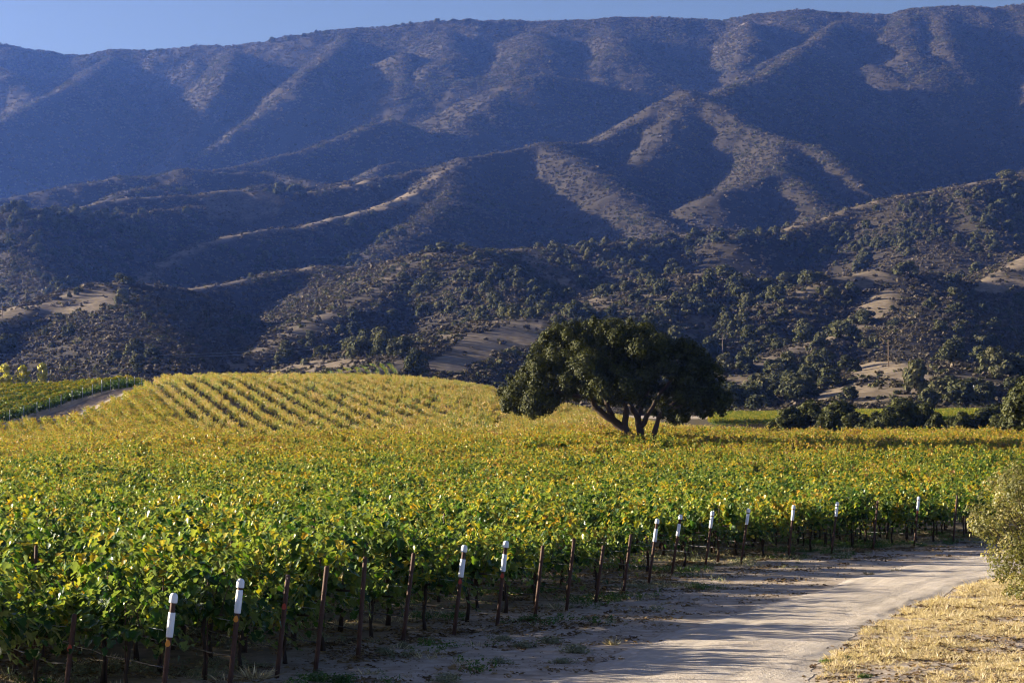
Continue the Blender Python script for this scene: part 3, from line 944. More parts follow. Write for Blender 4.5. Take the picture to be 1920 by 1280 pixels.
# ------------------------------------------------------------------ end posts
def make_post(idx, P):
    (tx, ty), (bx, by), cap, tagc = P
    b = onground(bx, by); zb = gz(b[0], b[1])
    top = W(tx, ty, b[1])
    axis = Vector((top[0] - b[0], 0, top[2] - zb)); L = axis.length
    k = real_rows[idx]
    if cap:
        lab = "rusty end post with white cap and sleeve, " + desc[k].replace("white-capped", "capped")
        if tagc == 'o': lab = "rusty end post with white cap, sleeve and orange tag, " + desc[k].replace("white-capped", "capped")
        if tagc == 'r': lab = "rusty end post with white cap, sleeve and red tag, " + desc[k].replace("white-capped", "capped")
    else:
        lab = "bare rusty end post at the vineyard edge, " + desc[k].replace("bare rusty post", "plain one")
        if tagc: lab = "bare rusty end post with small red tag, " + desc[k].replace("bare rusty post", "plain one")
    r = empty("end_post", (b[0], b[1], zb), lab, "post", "rusty end posts along the vineyard edge")
    r.rotation_euler = (math.radians(random.uniform(-2, 2)), math.atan2(axis.x, axis.z), 0)
    rad = .036
    m = MB(); m.lathe([(rad, -.3), (rad, L * .3), (rad * .98, L * .7), (rad, L - .02), (rad * .7, L)], 12)
    # weld collar and wire wraps
    m.lathe([(rad + .006, .9), (rad + .006, .915)], 12); m.lathe([(rad + .006, .44), (rad + .006, .452)], 12)
    link("shaft", m.mesh("shaft", [M_rust]), r)
    if cap:
        m = MB(); R0 = .056
        m.lathe([(R0, L - .10), (R0 + .002, L - .09), (R0, L - .02), (R0 * .86, L + .012), (R0 * .5, L + .028), (.004, L + .032)], 16)
        link("cap", m.mesh("cap", [M_cap]), r)
        gap = .13 if cap == 2 else .03
        s0 = L - .10 - gap; sl = .33
        m = MB(); m.lathe([(rad + .009, s0 - sl), (rad + .012, s0 - sl + .01), (rad + .012, s0 - .01), (rad + .009, s0)], 16)
        link("sleeve", m.mesh("sleeve", [M_cap]), r)
        tz = s0 - sl - .03
    else: tz = L - .42
    if tagc:
        m = MB(); prof = []
        for q in range(14):
            a = 2 * math.pi * q / 14
            rr = .036 + .026 * max(0, math.cos(a)) ** 6
            prof.append((math.sin(a) * rr, math.cos(a) * rr))
        y0 = -rad - .014
        v = [(x - .005, y0, tz - .06 + z) for x, z in prof] + [(x - .005, y0 + .006, tz - .06 + z) for x, z in prof]
        f = [tuple(range(14)), tuple(range(27, 13, -1))] + [(i, i + 14, (i + 1) % 14 + 14, (i + 1) % 14) for i in range(14)]
        m.add(v, f)
        link("tag", m.mesh("tag", [M_tag_o if tagc == 'o' else M_tag_r], False), r)
    return r


for i, P in enumerate(POSTS): make_post(i, P)

# hoses and wires leaving every end post into its row
for k in real_rows:
    st = np.array(full[k][0]); z = gz(*st)
    for nm, hz_, r, mt, what in (("drip_hose", .46, .011, M_hose, "black drip hose"), ("trellis_wire", .97, .0035, M_wire, "thin trellis wire")):
        pts = []
        for j in range(16):
            t = j * 1.62 * .5
            p = st + ROWDIR * t
            sag = -.015 * abs(math.sin(math.pi * t / 1.62)) if nm == "drip_hose" else 0
            pts.append((p[0], p[1] + (.04 if j == 0 else 0), gz(p[0], p[1]) + hz_ + sag + random.uniform(-.012, .012)))
        m = MB(); m.tube(pts, r, 6)
        o = link(nm, m.mesh(nm, [mt]))
        tag(o, "%s running into the vines from the %s" % (what, desc[k]), "hose" if nm == "drip_hose" else "wire", "%ss along the rows" % what)

# line posts standing in the rows
lp_me = MB(); lp_me.lathe([(.028, -.3), (.028, 1.2), (.028, 2.0), (.02, 2.03)], 8); lp_mesh = lp_me.mesh("row_post", [M_rust])
cnt = 0
for k in real_rows[:16]:
    st = np.array(full[k][0])
    for t in (6.4, 18.5):
        p = st + ROWDIR * (t + rng.uniform(-.6, .6))
        if p[1] > 62 or rng.random() < .45 or p[0] < -.245 * p[1]: continue
        o = link("row_post", lp_mesh, None, (p[0], p[1], gz(*p)))
        o.scale = (1, 1, rng.uniform(.84, .97)); o.rotation_euler = (rng.normal(0, .03), rng.normal(0, .03), 0)
        tag(o, "brown steel row post standing among the vine leaves", "post", "row posts among the vines"); cnt += 1

# ------------------------------------------------------------------ road and dry verge
RL = [(700, 1420), (820, 1355), (900, 1330), (1040, 1275), (1114, 1249), (1176, 1213), (1280, 1173), (1380, 1150), (1445, 1132), (1540, 1105), (1617, 1080), (1692, 1062), (1795, 1048), (1890, 1041), (2020, 1035), (2200, 1028)]
RR = [(1440, 1420), (1480, 1355), (1500, 1330), (1534, 1280), (1548, 1240), (1579, 1213), (1624, 1180), (1660, 1165), (1682, 1154), (1725, 1132), (1795, 1108), (1840, 1095), (1880, 1085), (1960, 1068), (2090, 1052), (2260, 1040)]
L_ = np.array([onground(*p)[:2] for p in RL]); R_ = np.array([onground(*p)[:2] for p in RR])
tt = np.linspace(0, len(RL) - 1, 260)
Lx = np.stack([np.interp(tt, np.arange(len(RL)), L_[:, i]) for i in (0, 1)], 1); Rx = np.stack([np.interp(tt, np.arange(len(RR)), R_[:, i]) for i in (0, 1)], 1)
for _ in range(30):
    for A in (Lx, Rx): A[1:-1] = (A[:-2] + 2 * A[1:-1] + A[2:]) / 4
jl = fbm(tt * 2.2, tt * 0, 4, 91) * .34; jr = fbm(tt * 2.2, tt * 0 + 7, 4, 92) * .30
nx = 60
aa = np.linspace(0, 1, nx)
wid = unit(Rx - Lx)
Lx = Lx + wid * jl[:, None]; Rx = Rx + wid * jr[:, None]
P = Lx[:, None, :] * (1 - aa[None, :, None]) + Rx[:, None, :] * aa[None, :, None]
rz = ground(P[..., 0].ravel(), P[..., 1].ravel()).reshape(P.shape[:2])
crown_ = .030 + .03 * np.sin(np.pi * aa)[None, :] - .014 * (np.exp(-((aa - .3) / .07) ** 2) + np.exp(-((aa - .72) / .07) ** 2))[None, :]
crown_ = crown_ * np.clip(np.minimum(aa, 1 - aa) / .10, .2, 1)[None, :]
rv = np.stack([P[..., 0], P[..., 1], rz + crown_], -1).reshape(-1, 3)
i_, j_ = np.meshgrid(np.arange(259), np.arange(nx - 1), indexing='ij'); b_ = (i_ * nx + j_).ravel()
rv[:, 2] += .012 * fbm(rv[:, 0] / .35, rv[:, 1] / .35, 3, 61) * np.tile(np.clip(np.minimum(aa, 1 - aa) / .05, 0, 1), 260)
M_road, nt, out = new_mat("packed_dirt")
ac = nd(nt, "ShaderNodeAttribute", attribute_name="track")
n1 = noise(nt, 1.1, 5); n2 = noise(nt, 14, 5); n3 = noise(nt, 60, 3)
c = ramp(nt, n1, [(.3, (.43, .375, .325)), (.5, (.52, .46, .405)), (.7, (.59, .53, .47))])
c = mix_c(nt, math_n(nt, 'MULTIPLY', n2, .45), c, (.41, .34, .275))
c = mix_c(nt, math_n(nt, 'MULTIPLY', ac.outputs["Fac"], .12), c, (.62, .545, .465))
la = nd(nt, "ShaderNodeAttribute", attribute_name="lat"); al = nd(nt, "ShaderNodeAttribute", attribute_name="along")
cb = nd(nt, "ShaderNodeCombineXYZ"); nt.links.new(math_n(nt, 'MULTIPLY', la.outputs["Fac"], 26), cb.inputs[0]); nt.links.new(math_n(nt, 'MULTIPLY', al.outputs["Fac"], .35), cb.inputs[1])
st = noise(nt, 1.0, 4, cb.outputs[0])
c = mix_c(nt, ramp(nt, st, [(.45, (0, 0, 0)), (.62, (.3, .3, .3))]), c, (.33, .265, .215))
peb = ramp(nt, n3, [(.66, (0, 0, 0)), (.74, (1, 1, 1))])
c = mix_c(nt, math_n(nt, 'MULTIPLY', peb, .5), c, (.2, .15, .11))
principled(nt, out, c, .92, .15, bump(nt, math_n(nt, 'ADD', n2, math_n(nt, 'MULTIPLY', n3, .6)), .7, .04))
me = mesh_np("dirt_road", rv, np.stack([b_, b_ + 1, b_ + nx + 1, b_ + nx], 1), mats=[M_road], smooth=True)
add_attr(me, "track", np.tile(np.exp(-((aa - .3) / .1) ** 2) + np.exp(-((aa - .72) / .1) ** 2), 260))
add_attr(me, "lat", np.tile(aa, 260)); add_attr(me, "along", np.repeat(np.concatenate([[0], np.cumsum(np.hypot(*np.diff((Lx + Rx) / 2, axis=0).T))]), nx))
tag(link("dirt_road", me), "pale packed dirt road curving right along the vineyard edge", kind="structure")


def tuft(nb, h, spread, lean, mats, w=1.0, tpl=BT, fac=BF):
    a = rng.random(nb) * 6.283; r = spread * np.sqrt(rng.random(nb))
    C = np.stack([np.cos(a) * r, np.sin(a) * r, np.full(nb, -.01)], 1)
    T = np.stack([np.cos(a) * lean * rng.random(nb) + rng.normal(0, .3, nb), np.sin(a) * lean * rng.random(nb) + rng.normal(0, .3, nb), np.ones(nb) * rng.uniform(.4, 1, nb)], 1)
    v, f, k = cards(C, T, rdir(nb), h * (.5 + .7 * rng.random(nb)), tpl * np.array([w, 1, 1]), fac)
    return merged_mesh("tuft", [(v, f, 0, np.repeat(rng.random(nb), k))], mats)


straw = [proto("straw_kind", tuft(26, rng.uniform(.08, .17), .14, 1.6, [M_straw], 1.5)) for _ in range(6)] + [proto('straw_kind_tall', tuft(16, .34, .16, 1.1, [M_straw], 1.0)) for _ in range(3)]
verge = [(1500, 1340), (1540, 1275), (1552, 1240), (1583, 1212), (1628, 1178), (1686, 1152), (1729, 1131), (1799, 1107), (1884, 1085), (1960, 1070), (2100, 1056), (2200, 1056), (2200, 1340)]
x = rng.uniform(2, 24, 90000); y = rng.uniform(24, 64, 90000)
px, py = project(x, y, 0)
c = inpoly(px + 10 * fbm(x / 2, y / 2, 3, 5), py + 6 * fbm(x / 1.5, y / 1.5, 3, 6), verge) & (vnoise(x / 1.1, y / 1.1, 77) + .5 * rng.random(len(x)) > .62)
x = x[c]; y = y[c]; k = len(x)
sc_ = rng.uniform(.25, .62, k) * (.75 + .5 * vnoise(x / 2, y / 2, 9))
scatter("dry_grass", np.column_stack([x, y, ground(x, y)]), zrot(k), np.repeat(sc_[:, None], 3, 1), straw, "short straw coloured dry grass beside the dirt road", "grass",
        np.where(rng.random(k) < .05, rng.integers(6, 9, k), rng.integers(0, 6, k)))
# cover under and in front of the vines
def leafy(mt):
    Bl = [(rng.normal(0, .1), rng.normal(0, .1), rng.uniform(.01, .09), rng.uniform(.04, .08)) for _ in range(7)]
    wv, wf, wr = blob_cards(Bl, 3600, .035, up=.7, bias=.4, tpl=OT, fac=OF)
    return merged_mesh("weed", [(wv, wf, 0, wr)], [mt])


weed_p = [proto("weed_kind", leafy(M_weed)) for _ in range(3)] + [proto("weed_kind_b", tuft(18, .13, .12, 1.3, [M_straw], 1.6)) for _ in range(3)] + [proto("weed_kind_c", leafy(M_sage)) for _ in range(2)]
x = rng.uniform(-14, 24, 120000); y = rng.uniform(26, 92, 120000)
ex = np.interp(y, [s[1] for s in starts], [s[0] for s in starts])
dx = x - ex
dens = np.where(dx < .3, .30, np.clip(.22 - .085 * dx, .0, 1)) * (vnoise(x / 1.6, y / 1.6, 3) > .48) * np.clip(vnoise(x / .7, y / .7, 13) * 1.6 - .2, 0, 1)
px, py = project(x, y, 0)
c = (rng.random(len(x)) < dens * .85) & (dx > -9) & ~inpoly(px, py, RL + RR[::-1]) & ~inpoly(px, py, verge)
x = x[c]; y = y[c]; k = len(x)
gk = vnoise(x / 3, y / 3, 21)
pk = np.where(gk > .44, rng.integers(0, 3, k), np.where(gk > .36, rng.integers(3, 6, k), rng.integers(6, 8, k)))
pk = np.where(rng.random(k) < .22, rng.integers(3, 6, k), pk)
scatter("weeds", np.column_stack([x, y, ground(x, y)]), zrot(k), np.repeat(rng.uniform(.5, 1.5, (k, 1)), 3, 1), weed_p, "low green and straw weeds under the vines and along the road edge", "weeds", pk)
# fallen leaves and bark scraps
lit = []
for q in range(4):
    k = 14; C = np.column_stack([rng.normal(0, .16, k), rng.normal(0, .16, k), rng.uniform(.004, .03, k)])
    v, f, kk = cards(C, rdir(k) * np.array([1, 1, .2]), unit(np.array([0, 0, 1]) + .35 * rdir(k)), rng.uniform(.04, .10, k), VT if q < 2 else OT * np.array([.5, 1.3, 1]), VF if q < 2 else OF)
    lit.append(proto("litter_kind", merged_mesh("litter_kind", [(v, f, 0, np.repeat(rng.random(k), kk))], [M_litter])))
x = rng.uniform(-14, 24, 60000); y = rng.uniform(26, 92, 60000)
ex = np.interp(y, [s[1] for s in starts], [s[0] for s in starts]); dx = x - ex
px, py = project(x, y, 0)
c = (dx > -9) & (rng.random(len(x)) < np.where(dx < .6, .5, np.clip(.5 - .10 * dx, .02, 1)) * np.clip(vnoise(x / .9, y / .9, 31) * 2 - .5, 0, 1)) & ~inpoly(px, py, RL + RR[::-1])
c |= inpoly(px, py, verge) & (rng.random(len(x)) < .30)
x = x[c]; y = y[c]; k = len(x)
scatter("fallen_leaves", np.column_stack([x, y, ground(x, y)]), zrot(k), np.repeat(rng.uniform(.6, 1.3, (k, 1)), 3, 1), lit, "brown fallen leaves and scraps on the dirt under the vines", "leaf litter")
# green sprouts at the verge
WEEDS = [((1000, 1165), .55, 'g', "bright green bushy weed beside the row of posts"), ((945, 1200), .45, 's', ""), ((985, 1212), .5, 's', ""), ((1030, 1205), .5, 's', ""), ((1080, 1220), .55, 's', ""),
 ((1055, 1238), .4, 's', ""), ((935, 1243), .42, 's', ""), ((1150, 1206), .33, 'd', "pale dry weed tuft alone at the left road edge"), ((835, 1272), .5, 's', ""), ((720, 1225), .45, 's', ""), ((760, 1215), .4, 's', ""),
 ((600, 1275), .6, 'g', "broad green weed at the foot of the near posts"), ((648, 1278), .55, 'g', ""), ((480, 1268), .5, 'd', ""), ((1552, 1243), .28, 'g', "green sprout at the right edge of the road"), ((1590, 1236), .22, 'g', ""),
 ((1622, 1270), .25, 'g', ""), ((1640, 1182), .18, 'g', ""), ((1400, 1032), .5, 'g', ""), ((1530, 1022), .6, 'g', ""), ((1680, 1070), .3, 'd', ""), ((1630, 1076), .3, 'd', "")]
side_n = {}
for (px, py), s, kd, lab in WEEDS:
    mt = {'g': M_weed, 's': M_sage, 'd': M_straw}[kd]
    g = onground(px, py); h = s
    nb = 70
    if kd == 'd': me = tuft(nb, .32 * (1 + .3 * rng.random()), .16, 1.3, [mt], 1.4)
    else:
        Bl = [(rng.normal(0, .11), rng.normal(0, .11), rng.uniform(.03, .15), rng.uniform(.07, .13)) for _ in range(14)] + [(0, 0, .06, .16)]
        wv, wf, wr = blob_cards(Bl, 3200, .05, up=.6, bias=.4, tpl=OT, fac=OF)
        me = merged_mesh("weed_tuft", [(wv, wf, 0, wr)], [mt])
    me.name = "weed_tuft"
    o = link("weed_tuft", me, None, (g[0], g[1], gz(g[0], g[1]))); o.rotation_euler = (0, 0, rng.random() * 6); o.scale = (h * 1.7, h * 1.7, h * 1.2)
    base = {'g': "green weed tuft growing in the dirt by the vineyard edge", 's': "grey-green weed tuft growing on the bare dirt by the posts", 'd': "dry straw weed tuft on the dirt by the road"}[kd]
    tag(o, lab or base, "weed", None if lab else {'g': "green weed tufts", 's': "grey-green weed tufts", 'd': "dry weed tufts"}[kd])
# small stones and clods on the soil
st_p = []
for q in range(3):
    v = rdir(26) * rng.uniform(.7, 1, (26, 1)); import bmesh
    bm = bmesh.new(); [bm.verts.new(p * np.array([1, .8, .5])) for p in v]; bmesh.ops.convex_hull(bm, input=bm.verts)
    m_ = bpy.data.meshes.new("clod_kind"); bm.to_mesh(m_); bm.free(); m_.materials.append(M_land if False else plain("clod", (.3, .23, .17), .95, .1)); st_p.append(proto("clod_kind", m_))
x = rng.uniform(-10, 22, 60000); y = rng.uniform(26, 80, 60000)
px, py = project(x, y, 0)
c = (px > 400) & (px < 1950) & (py > 1010) & (py < 1300) & (rng.random(len(x)) < np.where(inpoly(px, py, RL + RR[::-1]), .12, .25))
x = x[c]; y = y[c]; k = len(x)
scatter("gravel", np.column_stack([x, y, ground(x, y) + .006]), zrot(k), np.repeat((.012 + .03 * rng.random((k, 1)) ** 3), 3, 1), st_p, "scattered clods and small stones on the dirt", "gravel")
#@@TREES
# ------------------------------------------------------------------ the big oak
OAK_OUT = [(1002, 640), (1035, 615), (1075, 604), (1120, 601), (1175, 602), (1230, 614), (1262, 637), (1300, 650), (1340, 673), (1348, 700), (1352, 726), (1367, 750), (1345, 776),
           (1290, 788), (1262, 789), (1235, 774), (1205, 768), (1160, 758), (1130, 752), (1100, 748), (1050, 747), (1035, 772), (1008, 782), (985, 778), (940, 768), (936, 735), (944, 712), (975, 700), (985, 682)]
cx, cyy, _ = OAK
DT = 180.0
s_ = DT / F


def oak_pt(px, py, dy): return np.array(W(px, py, DT)) + np.array([0, dy, 0])


rng = np.random.default_rng(21); random.seed(21)
blobs = []
poly = np.array(OAK_OUT, float)


def edge_dist(px, py):
    d = 1e9
    for a, b in zip(poly, np.roll(poly, -1, 0)):
        e = b - a; t = np.clip(np.dot(np.array([px, py]) - a, e) / np.dot(e, e), 0, 1)
        d = min(d, np.hypot(*(np.array([px, py]) - a - t * e)))
    return d


tries = 0
while len(blobs) < 460 and tries < 20000:
    tries += 1
    px = rng.uniform(930, 1370); py = rng.uniform(598, 792)
    if not inpoly(np.array([px]), np.array([py]), OAK_OUT)[0]: continue
    ed = edge_dist(px, py)
    r = rng.uniform(.32, .95)
    if ed * s_ < r * .72: r = max(.32, ed * s_ * 1.25)
    # depth of the crown: an ellipsoid dome about the trunk, thinner in the low left arm
    hx = (px - 1165) / 235.0; hy = (py - 780) / 185.0
    dmax = 8.2 * math.sqrt(max(.03, 1 - hx * hx)) * math.sqrt(max(.05, 1 - min(1, hy * hy) * .9))
    dy = rng.uniform(-1, 1); dy = math.copysign(abs(dy) ** .6, dy) * dmax
    p = oak_pt(px, py, dy)
    # keep to the shell, leave the inside open
    inner = (hx * hx) / .62 + ((py - 800) / 150.0) ** 2 / .9 + (dy / 8.0) ** 2 / .62
    if inner < .62 and rng.random() < .75: continue
    blobs.append((p[0], p[1], p[2], r))
v, f, rn = blob_cards(blobs, 900, .125, up=.35, bias=.25)
v2, f2, rn2 = blob_cards([(b[0], b[1], b[2], b[3] * 1.35) for b in blobs], 170, .11, up=.2, bias=.4)
oak = empty("live_oak", (OAK[0], DT, gz(OAK[0], DT)), "big dark spreading live oak with several trunks, standing alone among golden vines", "tree")
oz = np.array([OAK[0], DT, gz(OAK[0], DT)])
link("crown", merged_mesh("crown", [(v - oz, f, 0, rn), (v2 - oz, f2, 0, rn2)], [M_oak]), oak)
tr = MB()


def limb(pts, r0, r1, dys=None, n=9):
    P_ = [oak_pt(p[0], p[1], (p[2] if len(p) > 2 else 0)) - oz for p in pts]
    # a few in-between points bend the limb
    Q = []; Rr = []
    for k in range(len(P_) - 1):
        for a in (0, .5):
            q = P_[k] * (1 - a) + P_[k + 1] * a
            if a: q = q + rng.normal(0, .05, 3)
            Q.append(q); Rr.append(r0 + (r1 - r0) * ((k + a) / (len(P_) - 1)) ** .8)
    Q.append(P_[-1]); Rr.append(r1)
    tr.tube([tuple(q) for q in Q], Rr, n, wob=.25)


limb([(1192, 846), (1184, 822), (1170, 803), (1150, 788), (1130, 776), (1116, 762), (1108, 748), (1088, 742), (1060, 738), (1030, 730), (1000, 728)], .48, .09)
limb([(1172, 806), (1172, 790), (1174, 768), (1168, 745), (1160, 720, -.6), (1150, 690, -1)], .36, .10)
limb([(1150, 788), (1142, 768, .6), (1136, 745, 1.2), (1130, 720, 1.8), (1110, 690, 2.2)], .28, .08)
limb([(1116, 762), (1105, 735, -.8), (1080, 715, -1.6), (1050, 700, -2)], .2, .07)
limb([(1202, 846, .4), (1203, 818, .4), (1198, 795, .4), (1192, 775, .4), (1182, 755, .5), (1172, 728, .8), (1180, 690, 1)], .42, .10)
limb([(1200, 800, .4), (1212, 782, .2), (1224, 762, 0), (1236, 738, -.5), (1260, 710, -1), (1290, 690, -1.5)], .28, .08)
limb([(1196, 785, .4), (1205, 760, 1.4), (1220, 730, 2.4), (1240, 690, 3.2)], .22, .07)
limb([(1222, 846, -.5), (1225, 815, -.5), (1231, 795, -.6), (1240, 775, -.8), (1262, 755, -1), (1300, 735, -1.2), (1330, 720, -1.3)], .30, .08)
limb([(1236, 783, -.7), (1255, 770, .2), (1290, 755, 1.0), (1320, 745, 1.8)], .16, .06)
limb([(1030, 730), (1005, 735, .3), (985, 745, .5), (965, 752, .6)], .1, .04)
tr.lathe([(1.0, -.5), (.85, .1), (.66, .5), (.5, .9)], 12, tuple(oak_pt(1194, 846, .1) - oz - np.array([0, 0, .35])))
link("trunk", tr.mesh("trunk", [M_bark]), oak)

# ------------------------------------------------------------------ tree kinds
def round_tree(seed, w, h, nb, per, card, mat, low=.25, trunk=True, tall=False):
    """w crown width, h height; returns (crown mesh, trunk mesh)"""
    global rng
    rng = np.random.default_rng(seed); random.seed(seed)
    B = []
    for k in range(nb):
        a = rng.random() * 6.283; t = rng.random()
        zz = low + (1 - low) * t
        prof = math.sqrt(max(.04, 1 - ((zz - low) / (1 - low) * 1.0) ** 2.2)) if not tall else math.sin(math.pi * min(.97, .2 + .78 * (zz - low) / (1 - low))) ** .7
        rr = (w / 2) * prof * math.sqrt(rng.uniform(.35, 1)) * .85
        r = w * rng.uniform(.10, .19)
        B.append((math.cos(a) * rr, math.sin(a) * rr * rng.uniform(.8, 1), zz * h * .9, r))
    B.append((0, 0, h * .6, w * .25))
    v, f, rn = blob_cards(B, per, card, up=.35, bias=.5, flat=.85)
    c = merged_mesh("crown", [(v, f, 0, rn)], [mat])
    m = MB()
    m.tube([(0, 0, -.6), (.02 * w, .01 * w, h * .2), (-.01 * w, 0, h * .42), (0, 0, h * .7)], [w * .045, w * .035, w * .025, w * .01], 7, wob=.3)
    for k in range(4):
        a = k * 1.6 + random.random(); z0_ = h * random.uniform(.18, .35)
        m.tube([(0, 0, z0_), (math.cos(a) * w * .15, math.sin(a) * w * .15, z0_ + h * .14), (math.cos(a) * w * .3, math.sin(a) * w * .3, z0_ + h * .32)], [w * .022, w * .015, w * .006], 6)
    return c, m.mesh("trunk", [M_bark])


# belt of trees behind the right end of the vineyard
BELT = [(1478, 760, 82, 296), (1520, 750, 105, 300), (1568, 749, 110, 305), (1548, 768, 70, 285), (1608, 770, 80, 290), (1645, 772, 62, 288), (1690, 745, 92, 300), (1725, 752, 80, 304), (1665, 776, 56, 284),
        (1755, 774, 54, 290), (1800, 770, 66, 296), (1838, 762, 84, 300), (1880, 772, 70, 292), (1862, 757, 80, 318), (1912, 765, 70, 306)]
belt_k = [round_tree(300 + i, 8.0, 7.6, 34, 60 / .5, .34, M_oak, .12) for i in range(4)]
belt_root = {}
NEARTREE = ["low and wide, at the left end of the belt", "tall, second in the belt from its left end", "tall and domed, third in the belt from its left end", "small, in front of the tall left trees of the belt",
            "low, right of the tall left group", "small, in the dip of the belt", "tall and dark, in the middle of the belt", "tall, right shoulder of the middle clump", "small, in front of the middle clump",
            "small, beside the gap right of the middle clump", "low, right of the gap in the belt", "wide, near the right end of the belt", "low, in front of the last belt trees", "pale and tall, behind the right end of the belt", "last tree of the belt, beside the frame-edge tree"]
for i, (px, ptop, wpx, D) in enumerate(BELT):
    k = i % 4
    x, y, _ = W(px, 800, D); z0_ = gz(x, y)
    ht = W(px, ptop, D)[2] - z0_; wd = wpx / F * D
    sc = (wd / 8.0, wd / 8.0, ht / 7.6)
    lab = "dark oak " + NEARTREE[i]
    if k not in belt_root:
        r = empty("oak_tree", (x, y, z0_), lab, "tree", "oaks in the belt behind the vineyard"); r.scale = sc; r.rotation_euler = (0, 0, rng.random() * 6)
        link("crown", belt_k[k][0], r); link("trunk", belt_k[k][1], r); belt_root[k] = r
    else: copy_tree(belt_root[k], (x, y, z0_), rng.random() * 6, sc, lab, "oaks in the belt behind the vineyard")
# tree cut by the right frame edge
c, t_ = round_tree(340, 7.2, 7.4, 60, 150, .26, M_oak, .05)
x, y, _ = W(1938, 815, 222); z0_ = gz(x, y)
r = empty("oak_tree", (x, y, z0_), "dark oak cut by the right frame edge, at the end of the golden vines", "tree")
r.scale = (1, 1, (W(1938, 706, 222)[2] - z0_) / 7.4)
link("crown", c, r); link("trunk", t_, r)

# young yellow trees behind the left block
pop = [round_tree(360 + i, 3.4, 8.6, 44, 150, .26, M_poplar, .12, tall=True) for i in range(3)]
for i, (px, pt, lab) in enumerate([(8, 676, "young yellow-green tree at the left frame edge, behind the vine rows"), (42, 677, "young yellow-green tree between two others behind the left vine rows"), (78, 674, "slim yellow-green tree, rightmost of the three behind the left vine rows")]):
    x, y, _ = W(px, 720, 462); z0_ = gz(x, y); ht = W(px, pt, 462)[2] - z0_
    r = empty("young_tree", (x, y, z0_), lab, "tree", "young trees behind the left vine rows"); r.scale = (1.15 if i < 2 else .95, 1, ht / 8.6)
    link("crown", pop[i][0], r); link("trunk", pop[i][1], r)

# ------------------------------------------------------------------ roadside shrub at the right edge
rng = np.random.default_rng(55); random.seed(55)
SB = W(2010, 1120, 46); sz = gz(SB[0], SB[1])
SHO = [(1925, 868), (1880, 890), (1850, 930), (1818, 960), (1822, 985), (1850, 1010), (1838, 1035), (1868, 1055), (1880, 1080), (1885, 1100), (1905, 1128), (1925, 1135), (2010, 1130), (2120, 1100), (2160, 1000), (2120, 900), (2020, 850)]
B = []; m = MB()
bo = np.array([SB[0], SB[1], sz])
poly = np.array(SHO, float)
while len(B) < 260:
    px = rng.uniform(1815, 2160); py = rng.uniform(850, 1135)
    if not inpoly(np.array([px]), np.array([py]), SHO)[0]: continue
    ed = edge_dist(px, py) * 46 / F
    r = min(rng.uniform(.14, .34), ed + .10)
    dy = rng.uniform(-1, 1) * 1.7 * math.sqrt(max(.05, 1 - ((px - 1995) / 180) ** 2))
    B.append((*(np.array(W(px, py, 46)) + np.array([0, dy, 0]) - bo), r))
v, f, rn = blob_cards(B, 2300, .068, up=.2, bias=.5, tpl=OT, fac=OF)
for b in B:
    if rng.random() < .55:
        p = np.array(b[:3]); q = p * np.array([.35, .35, .45]) + np.array([0, 0, .1])
        m.tube([(rng.normal(0, .15), rng.normal(0, .15), -.1), tuple(q), tuple(p * .75 + rng.normal(0, .06, 3)), tuple(p * 1.04)], [.03, .018, .009, .003], 5)
sh = empty("roadside_shrub", tuple(bo), "olive and straw leaved shrub leaning over the road at the right frame edge", "shrub")
link("crown", merged_mesh("crown", [(v, f, 0, rn)], [M_shrub]), sh); link("stem", m.mesh("stem", [M_wood]), sh)

# ------------------------------------------------------------------ vine rows of the block left of the track
rng = np.random.default_rng(66)
LAB = ["front vine row of the green left block, along the dirt track", "second vine row from the track in the green left block", "third vine row from the track in the green left block", "fourth vine row from the track in the green left block",
       "fifth vine row from the track in the green left block", "sixth vine row from the track in the green left block", "seventh vine row from the track in the green left block", "eighth vine row from the track in the green left block"]
for k in range(8):
    d = np.linspace(252, 350, 99)
    x = np.interp(d, BLOCK_D, BLOCK_X) - 3.0 * k
    ok = x > -.245 * d - 3
    d = d[ok]; x = x[ok]
    if len(d) < 6: continue
    n_ = len(d) * 170
    t = rng.integers(0, len(d), n_); yy = d[t] + rng.random(n_); xx = np.interp(yy, d, x)
    th = rng.random(n_) * 6.283; rr = np.sqrt(rng.uniform(.35, 1, n_))
    lump = .65 + .7 * vnoise(yy / 1.3, yy * 0 + k * 7, 4)
    C = np.stack([xx + np.cos(th) * rr * .46 * lump, yy, ground(xx, yy) + 1.15 + np.sin(th) * rr * .78 * lump], 1)
    Nn = np.stack([np.cos(th), rng.normal(0, .4, n_), np.sin(th) + .3], 1) + .6 * rdir(n_)
    v, f, kk = cards(C, np.cross(Nn, rdir(n_)), unit(Nn), rng.uniform(.12, .24, n_), QT, QF)
    base_ = np.array([x[0], d[0], gz(x[0], d[0])])
    o = link("vine_row", merged_mesh("vine_row", [(v - base_, f, 0, np.repeat(np.clip(rng.random(n_) * .7 + .45 * np.sin(th) - .05, 0, 1), kk))], [M_vine_dark]), None, tuple(base_))  # lit row tops and shaded sides put into the leaf colour
    tag(o, LAB[k], "vine row", "vine rows left of the dirt track")
pm = MB(); pm.lathe([(.05, -.3), (.05, 1.75), (.03, 1.8)], 8); pm = pm.mesh("trellis_post", [M_whitepost])
for i, d in enumerate(np.linspace(259, 343, 15)):
    x = float(np.interp(d, BLOCK_D, BLOCK_X)) + .85
    o = link("trellis_post", pm, None, (x, d, gz(x, d)))
    if i == 9: o.scale = (1.5, 1.5, 1.15)
    tag(o, "tall pale post in the front row by the dirt track" if i == 9 else "pale thin trellis post along the front row by the dirt track", "post", None if i == 9 else "pale posts along the dirt track")
M_track = plain('brown_track', (.27, .20, .15), .95, .1, .3, 1.5)
